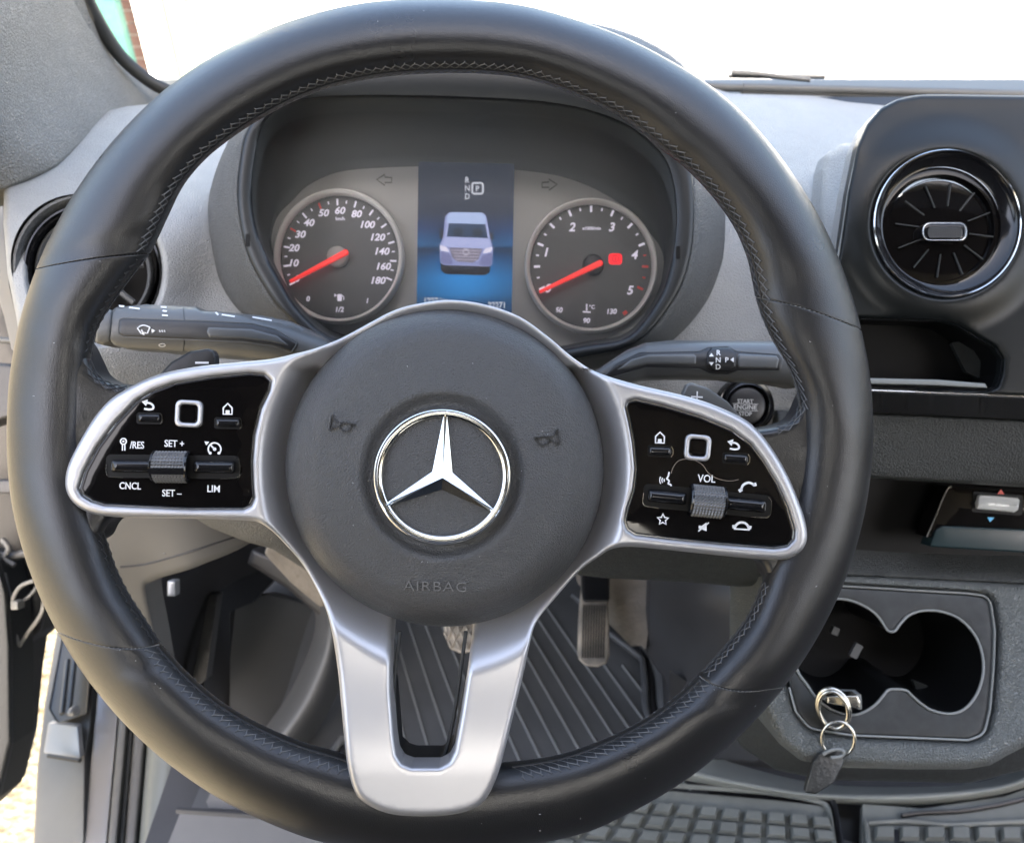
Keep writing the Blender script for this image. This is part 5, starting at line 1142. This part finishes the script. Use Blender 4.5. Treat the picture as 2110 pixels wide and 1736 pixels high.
for a, b in (((140, 1360), (128, 1470)), ((154, 1360), (142, 1470))): mb = MB(); tube([C(*a, 1.19), C(*b, 1.11)], .0035, mb=mb, n=8); put('step_rib', mb, M['sillgrey'], sl_)
mb = MB(); tube([C(100, 1556, 1.083), C(165, 1566, 1.063)], .003, mb=mb, n=6); put('step_groove', mb, M['black'], sl_)
mb = MB(); lathe(154, 1463, 1.105, [(0, .012), (6, .011), (9, .006), (10, -.002)], n=20, mb=mb); put('screw', mb, M['steel'], sl_)
def vstrip(nm, xs_top, xs_bot, d0, d1, m, er=4, eh=.004, v0=1300, v1=1900):
    a, b = xs_top; c, d = xs_bot
    put(nm, relief([(a, v0), (b, v0), (d, v1), (c, v1)], tps([(a, v0, d0), (b, v0, d0), (c, v1, d1), (d, v1, d1), ((a+d)/2, (v0+v1)/2, (d0+d1)/2)]), thick=.05, er=er, eh=eh, step=20, fine=3), m, sl_, ang=60)
M['sillmetal'] = mat('sill_metal', (.22, .22, .225), .30, metal=.3, rvar=.04, vscale=8)
vstrip('sill_strip', (214, 260), (155, 206), 1.20, .94, M['sillmetal'])
vstrip('inner_seal', (262, 280), (208, 228), 1.18, .93, M['sillgrey'], 6, .008)
vstrip('inner_seal', (281, 292), (229, 243), 1.19, .94, M['rubber'], 4, .006)
vstrip('seal_flange', (293, 320), (244, 268), 1.18, .935, M['trimgrey'], 8, .010)
M['sillgreen'] = mat('sill_cover', (.12, .13, .125), .32, bumps=(('noise', 400, .06, .0005),), rvar=.04)
vstrip('sill_cover', (322, 400), (270, 345), 1.15, .92, M['sillgreen'], 26, .04)
st2 = thing('seat_step', 'pale grey floor ledge under the lower rim beside the sill cover', 'floor trim', Z(450, 1700), )
slab('ledge_top', [(372, 1672), (640, 1684), (1080, 1700), (1080, 1900), (330, 1900), (345, 1740)], FZ+.05, .04, M['trimwarm'], st2)
slab('ledge_upper', [(425, 1650), (450, 1600), (520, 1610), (640, 1660), (640, 1676), (430, 1664)], FZ+.045, .04, M['trimwarm'], st2)
mb = MB(); tube([Z(365, 1668, FZ+.05), Z(700, 1690, FZ+.05)], .004, mb=mb, n=6); put('ledge_line', mb, M['trimdark'], st2)
# ================================================================== PILLAR, WINDSCREEN, OPEN DOOR
pl = thing('pillar_trim', 'pale fabric-grained windscreen pillar trim in the upper corner', 'pillar trim', C(120, 150, .72))
Dpi = tps([(-200, -100, .52), (-200, 400, .56), (0, 0, .60), (0, 380, .60), (90, 60, .68), (120, 330, .645), (160, 0, .76), (200, 240, .74), (260, 150, .84), (340, 190, .90), (100, 200, .67), (330, 240, .88), (-100, 200, .54)])
put('pillar_cover', relief(rr([(-260, -260), (60, -260), (150, 0), (185, 60), (235, 128), (300, 172), (360, 196), (380, 226), (300, 232), (232, 236), (204, 262), (160, 306), (118, 345), (60, 372), (8, 392), (-260, 440)], [2, 30, 60, 40, 40, 40, 10, 10, 20, 20, 20, 20, 20, 20, 10, 2]), Dpi, thick=.03, er=8, eh=.006, step=14, bstep=8), M['pillar'], pl, ang=60)
mb = MB(); q = spl([(145, -150), (173, -20), (201, 42), (243, 109), (285, 150), (334, 182), (430, 219)], closed=False, n=8); tube(list(CA(q, np.interp(q[:, 1], [-150, 215], [.73, .86]))), .0068, mb=mb, n=10); put('window_seal', mb, M['rubber'], pl)
ws_ = thing('windscreen', 'clear windscreen glass above the dashboard', 'windscreen', (0.2, .6, 1.9))
M['glass'] = glassmat('windscreen_glass', (.97, .985, .975), .9, 0.0)
g = MB(); g.add([(-.78, 1.00, 1.44), (1.75, 1.00, 1.40), (1.55, .12, 2.42), (-.62, .12, 2.42)], [(0, 1, 2, 3)]); put('glass', g, M['glass'], ws_)
wp = thing('wiper', 'dark wiper arm lying along the bottom of the windscreen', 'wiper', C(1580, 155, 1.0))
mb = MB(); tube([C(1507, 150, 1.02), C(1560, 153, 1.02), (C(1670, 165, 1.0))], [.0045, .004, .003], mb=mb, n=8); put('wiper_arm', mb, M['sillgrey'], wp)
mb = MB(); tube([C(1500, 157, 1.04), C(1700, 158, 1.04)], .003, mb=mb, n=6); put('wiper_blade', mb, M['sillgrey'], wp)

dr = thing('open_door', 'black edge of the open driver door with hinge arm and loose wires', 'car door', C(20, 1000, .95))
put('door_panel', relief(rr([(-300, 540), (6, 560), (50, 700), (110, 900), (118, 1180), (85, 1300), (50, 1330), (40, 1400), (28, 1530), (0, 1640), (-300, 1700)], [2, 10, 10, 20, 20, 20, 10, 10, 20, 20, 2]), tps([(-300, 640, .95), (110, 900, 1.0), (100, 1280, 1.0), (30, 1500, 1.0), (-300, 1700, .9)]), thick=.05, er=8, eh=.01, step=40), M['black'], dr)
put('door_edge', relief(rr([(-60, 1130), (0, 1150), (18, 1220), (26, 1330), (28, 1530), (2, 1640), (-60, 1700)], 12), .92, thick=.04, er=14, eh=.02, step=20), M['rubber'], dr)
for nm, P_, r, m, d in (('wire', [(10, 1180), (20, 1220), (34, 1240), (60, 1228), (84, 1196), (92, 1180)], .0020, 'sillgrey', .94), ('wire', [(26, 1242), (30, 1225), (44, 1206), (70, 1196)], .0022, 'pillar', .93), ('wire', [(6, 1180), (14, 1250), (30, 1300), (40, 1330)], .0020, 'pillar', .95), ('wire', [(40, 1330), (60, 1300), (86, 1262), (92, 1220)], .0024, 'pillar', .95),
                        ('hinge_arm', [(-20, 1142), (24, 1146), (60, 1138), (110, 1136)], .0050, 'sillgrey', .96), ('hinge_arm', [(4, 1110), (18, 1130), (10, 1150), (30, 1164)], .0035, 'sillgrey', .95)):
    mb = MB(); tube(list(CA(spl(P_, closed=False, n=5), d)), r, mb=mb, n=8); put(nm, mb, M[m], dr)
put('connector', relief(box(22, 1238, 38, 1256, 3), .925, thick=.012, er=3, eh=.003, step=10, fine=3), M['pillar'], dr)
bp_ = thing('body_pillar', 'pale painted door pillar between the dashboard end and the open door', 'door pillar', C(20, 700, .70))
put('pillar_skin', relief(rr([(-200, 380), (8, 392), (10, 480), (20, 590), (46, 690), (40, 730), (24, 720), (8, 650), (-8, 600), (-40, 560), (-200, 560)], 8), tps([(-200, 380, .66), (8, 392, .63), (20, 590, .62), (60, 860, .66), (-10, 600, .66)]), thick=.03, er=5, eh=.004, step=16), M['trimwarm'], bp_)
put('inner_skin', relief(rr([(-100, 742), (12, 748), (70, 760), (70, 900), (20, 860), (-100, 900)], 10), .80, thick=.03, er=8, eh=.006, step=20), M['trimdark'], bp_)
mb = MB(); tube(list(CA(spl([(-60, 690), (0, 700), (40, 702)], closed=False, n=4), .78)), .003, mb=mb, n=8); put('trim_line', mb, M['sillgrey'], bp_)
put('lower_rail', relief(rr([(-100, 990), (30, 988), (60, 1000), (60, 1016), (-100, 1016)], 4), .90, thick=.02, er=4, eh=.003, step=20), M['trimdark'], bp_)

# ================================================================== CAB SHELL (behind and above the lens)
M['liner'] = mat('headliner', (.58, .565, .54), .9, bumps=(('noise', 200, .3, .001),)); M['seat'] = mat('seat_cloth', (.03, .03, .032), .9, bumps=(('noise', 500, .4, .001),))
mb = MB(); wbox(-.62, -1.15, 2.42, 1.60, .12, 2.47, mb=mb); put('cab_roof', mb, M['liner'], None, kind='structure')
mb = MB(); wbox(-.60, -.42, 2.22, 1.58, .08, 2.415, mb=mb); put('overhead_dark_box', mb, M['seat'], None, kind='structure')  # unseen dark box added overhead to darken reflections in the silver trim
mb = MB(); wbox(-.62, -1.19, .50, 1.60, -1.15, 1.85, mb=mb); wbox(-.62, -1.19, 2.30, 1.60, -1.15, 2.42, mb=mb); wbox(-.62, -1.19, 1.85, -.35, -1.15, 2.30, mb=mb); wbox(.30, -1.19, 1.85, 1.60, -1.15, 2.30, mb=mb); put('cab_rear_wall', mb, M['seat'], None, kind='structure')  # opening added in the unseen wall as a soft source for rim highlights
mb = MB(); wbox(1.60, -1.15, .50, 1.64, 1.30, 1.45, mb=mb); put('cab_side_wall', mb, M['trimgrey'], None, kind='structure')
mb = MB(); wbox(-.62, -1.15, .50, -.58, -.30, 2.42, mb=mb); put('cab_side_wall', mb, M['seat'], None, kind='structure')
mb = MB(); wbox(-.80, 1.02, .50, 1.75, 1.55, 1.32, mb=mb); put('front_bulkhead', mb, M['black'], None, kind='structure')
mb = MB(); wbox(-.80, 1.00, .30, 1.75, 1.06, 1.43, mb=mb); put('scuttle', mb, M['black'], None, kind='structure')
M['rear_dim'] = glassmat('rear_dimming_glass', (.26, .29, .32), .4, 0.0)  # tint chosen to dim the added light from behind
mb = MB(); mb.add([(-.35, -1.17, 1.85), (.30, -1.17, 1.85), (.30, -1.17, 2.30), (-.35, -1.17, 2.30)], [(0, 1, 2, 3)]); put('added_rear_pane', mb, M['rear_dim'], None, kind='structure')  # unseen pane added to weaken light through the rear opening
def prism(poly, x0, x1):
    n = len(poly); V = [(x0, y, z) for y, z in poly]+[(x1, y, z) for y, z in poly]
    return MB().add(V, [tuple(range(n))[::-1], tuple(range(n, 2*n))]+[(i, (i+1) % n, n+(i+1) % n, n+i) for i in range(n)])

put('dash_sun_block', prism([(.70, 1.34), (.72, 1.43), (.90, 1.482), (1.03, 1.445), (1.03, 1.20), (.78, 1.22)], -.35, 1.70), M['black'], dash, smooth=False)  # unseen block added inside the dash to keep sun off the floor
# ================================================================== OUTSIDE
M['gravel'] = mat('pale_gravel', (.11, .082, .042), .9, bumps=(('voronoi', 60, .8, .01), ('noise', 14, .5, .02)), col2=(.18, .165, .115), vscale=30)
g = MB(); g.add([(-150, -150, 0), (150, -150, 0), (150, 150, 0), (-150, 150, 0)], [(0, 1, 2, 3)]); put('gravel_ground', g, M['gravel'], None, kind='structure')
M['render'] = mat('white_render', (.82, .82, .80), .8, var=.03, vscale=2); M['greenp'] = mat('green_paint', (.012, .075, .055), .6); M['brick'] = mat('brick_far', (.085, .045, .036), .85, var=.15, vscale=8)
def W(u, y): return ony(u, 60, y).x
M['paving'] = mat('pale_paving', (.80, .79, .77), .8, var=.03, vscale=2)
g = MB(); g.add([(W(300, 6), 2.2, .012), (30, 2.2, .012), (60, 70, .012), (W(300, 6)*3, 70, .012)], [(0, 1, 2, 3)]); put('paved_yard', g, M['paving'], None, kind='structure')
mb = MB(); wbox(W(653, 5.2), 5.2, 0, W(661, 5.2), 5.26, 2.4, mb=mb); M['pipe'] = mat('pipe_grey', (.16, .16, .15), .6); put('slim_pole', mb, M['pipe'], None, label='thin grey upright pole in the white glare above the rim', cat='pole')
mb = MB(); wbox(W(335, 5.9), 5.9, 0, W(392, 5.9), 6.1, 4.0, mb=mb); put('corner_post', mb, M['creamp'] if 'creamp' in M else mat('cream_paint', (.10, .115, .075), .7), None, label='cream square post at the corner of the white building', cat='post')
mb = MB(); wbox(W(285, 5.7), 5.7, 0, W(325, 5.7), 5.85, 4.0, mb=mb); put('white_post', mb, M['render'], None, label='white square post between the brick pier and the cream post', cat='post')
bk = thing('brick_pier', 'narrow red brick pier beyond the green post', 'brick pier', (W(258, 6), 6, 0))
x0, x1 = W(246, 6), W(283, 6); nrow = 44
for k in range(nrow):
    mb = MB(); wbox(x0, 6.0+.003*(k % 2), k*.075, x1, 6.12, k*.075+.064, mb=mb); put('brick', mb, M['brick'], bk)
mb = MB(); wbox(x0+.008, 6.008, 0, x1-.008, 6.11, nrow*.075, mb=mb); put('mortar_core', mb, M['pillar'], bk)
gp = MB(); wbox(W(205, 5.6), 5.6, 0, W(250, 5.6), 5.7, 3.8, mb=gp); put('green_post', gp, M['greenp'], None, label='green painted post seen beside the windscreen seal', cat='post')

# small marks of use
mb = MB(); q = turn(spl([(1421, 1021-18), (1424, 990), (1432, 977), (1445, 971), (1462, 973), (1478, 984), (1492, 999), (1512, 1006), (1530, 1004)], closed=False, n=6), 1455, 985, 0) if False else spl([(1405, 1000), (1409, 985), (1418, 972), (1432, 971-1), (1446, 974), (1456, 984), (1464, 995), (1480, 1003-14), (1500, 990), (1520, 988)], closed=False, n=6)
q = spl(zm([(535, 790), (555, 730), (600, 675), (670, 655), (750, 665), (830, 710), (880, 780), (940, 825), (1010, 850), (1090, 862), (1170, 848)], .2188, 1266, 802), closed=False, n=6)
hr = put('hair_strand', tube(list(CA(q, .3715)), .00012, n=5), mat('hair', (.30, .24, .18), .4), None, label='thin curved hair lying across the glossy panel with the VOL roller', cat='hair')
mb = MB(); rs = random.Random(3)
for k in range(45):
    a = rs.uniform(0, 2*math.pi)
    if k < 22:
        info = infos[rs.choice([0, 2, 2, 2, 1, 3])]; qq = info[rs.randrange(2, len(info)-2)]; p = rim_pt(qq, math.radians(rs.uniform(60, 140)), 1.0, .0002)[0]
        dv = Vector((rs.uniform(-1, 1), rs.uniform(-1, 1), rs.uniform(-.3, .3))).normalized()*rs.uniform(.0002, .0010)
        tube([p, p+dv*.5+Vector((0, 0, .0002)), p+dv], .00007, mb=mb, n=4)
    else:
        r = rs.uniform(20, 240); u, v = 916+r*math.cos(a), 963+r*math.sin(a); dd = float(Dbag(np.array([(u, v)]))[0])-.0003
        tube([C(u, v, dd), C(u+rs.uniform(-2, 2), v+rs.uniform(-2, 2), dd)], .00007, mb=mb, n=4)
put('lint', mb, M['white'], None, kind='stuff', label='tiny white specks of lint on the leather rim and airbag cover', cat='lint')
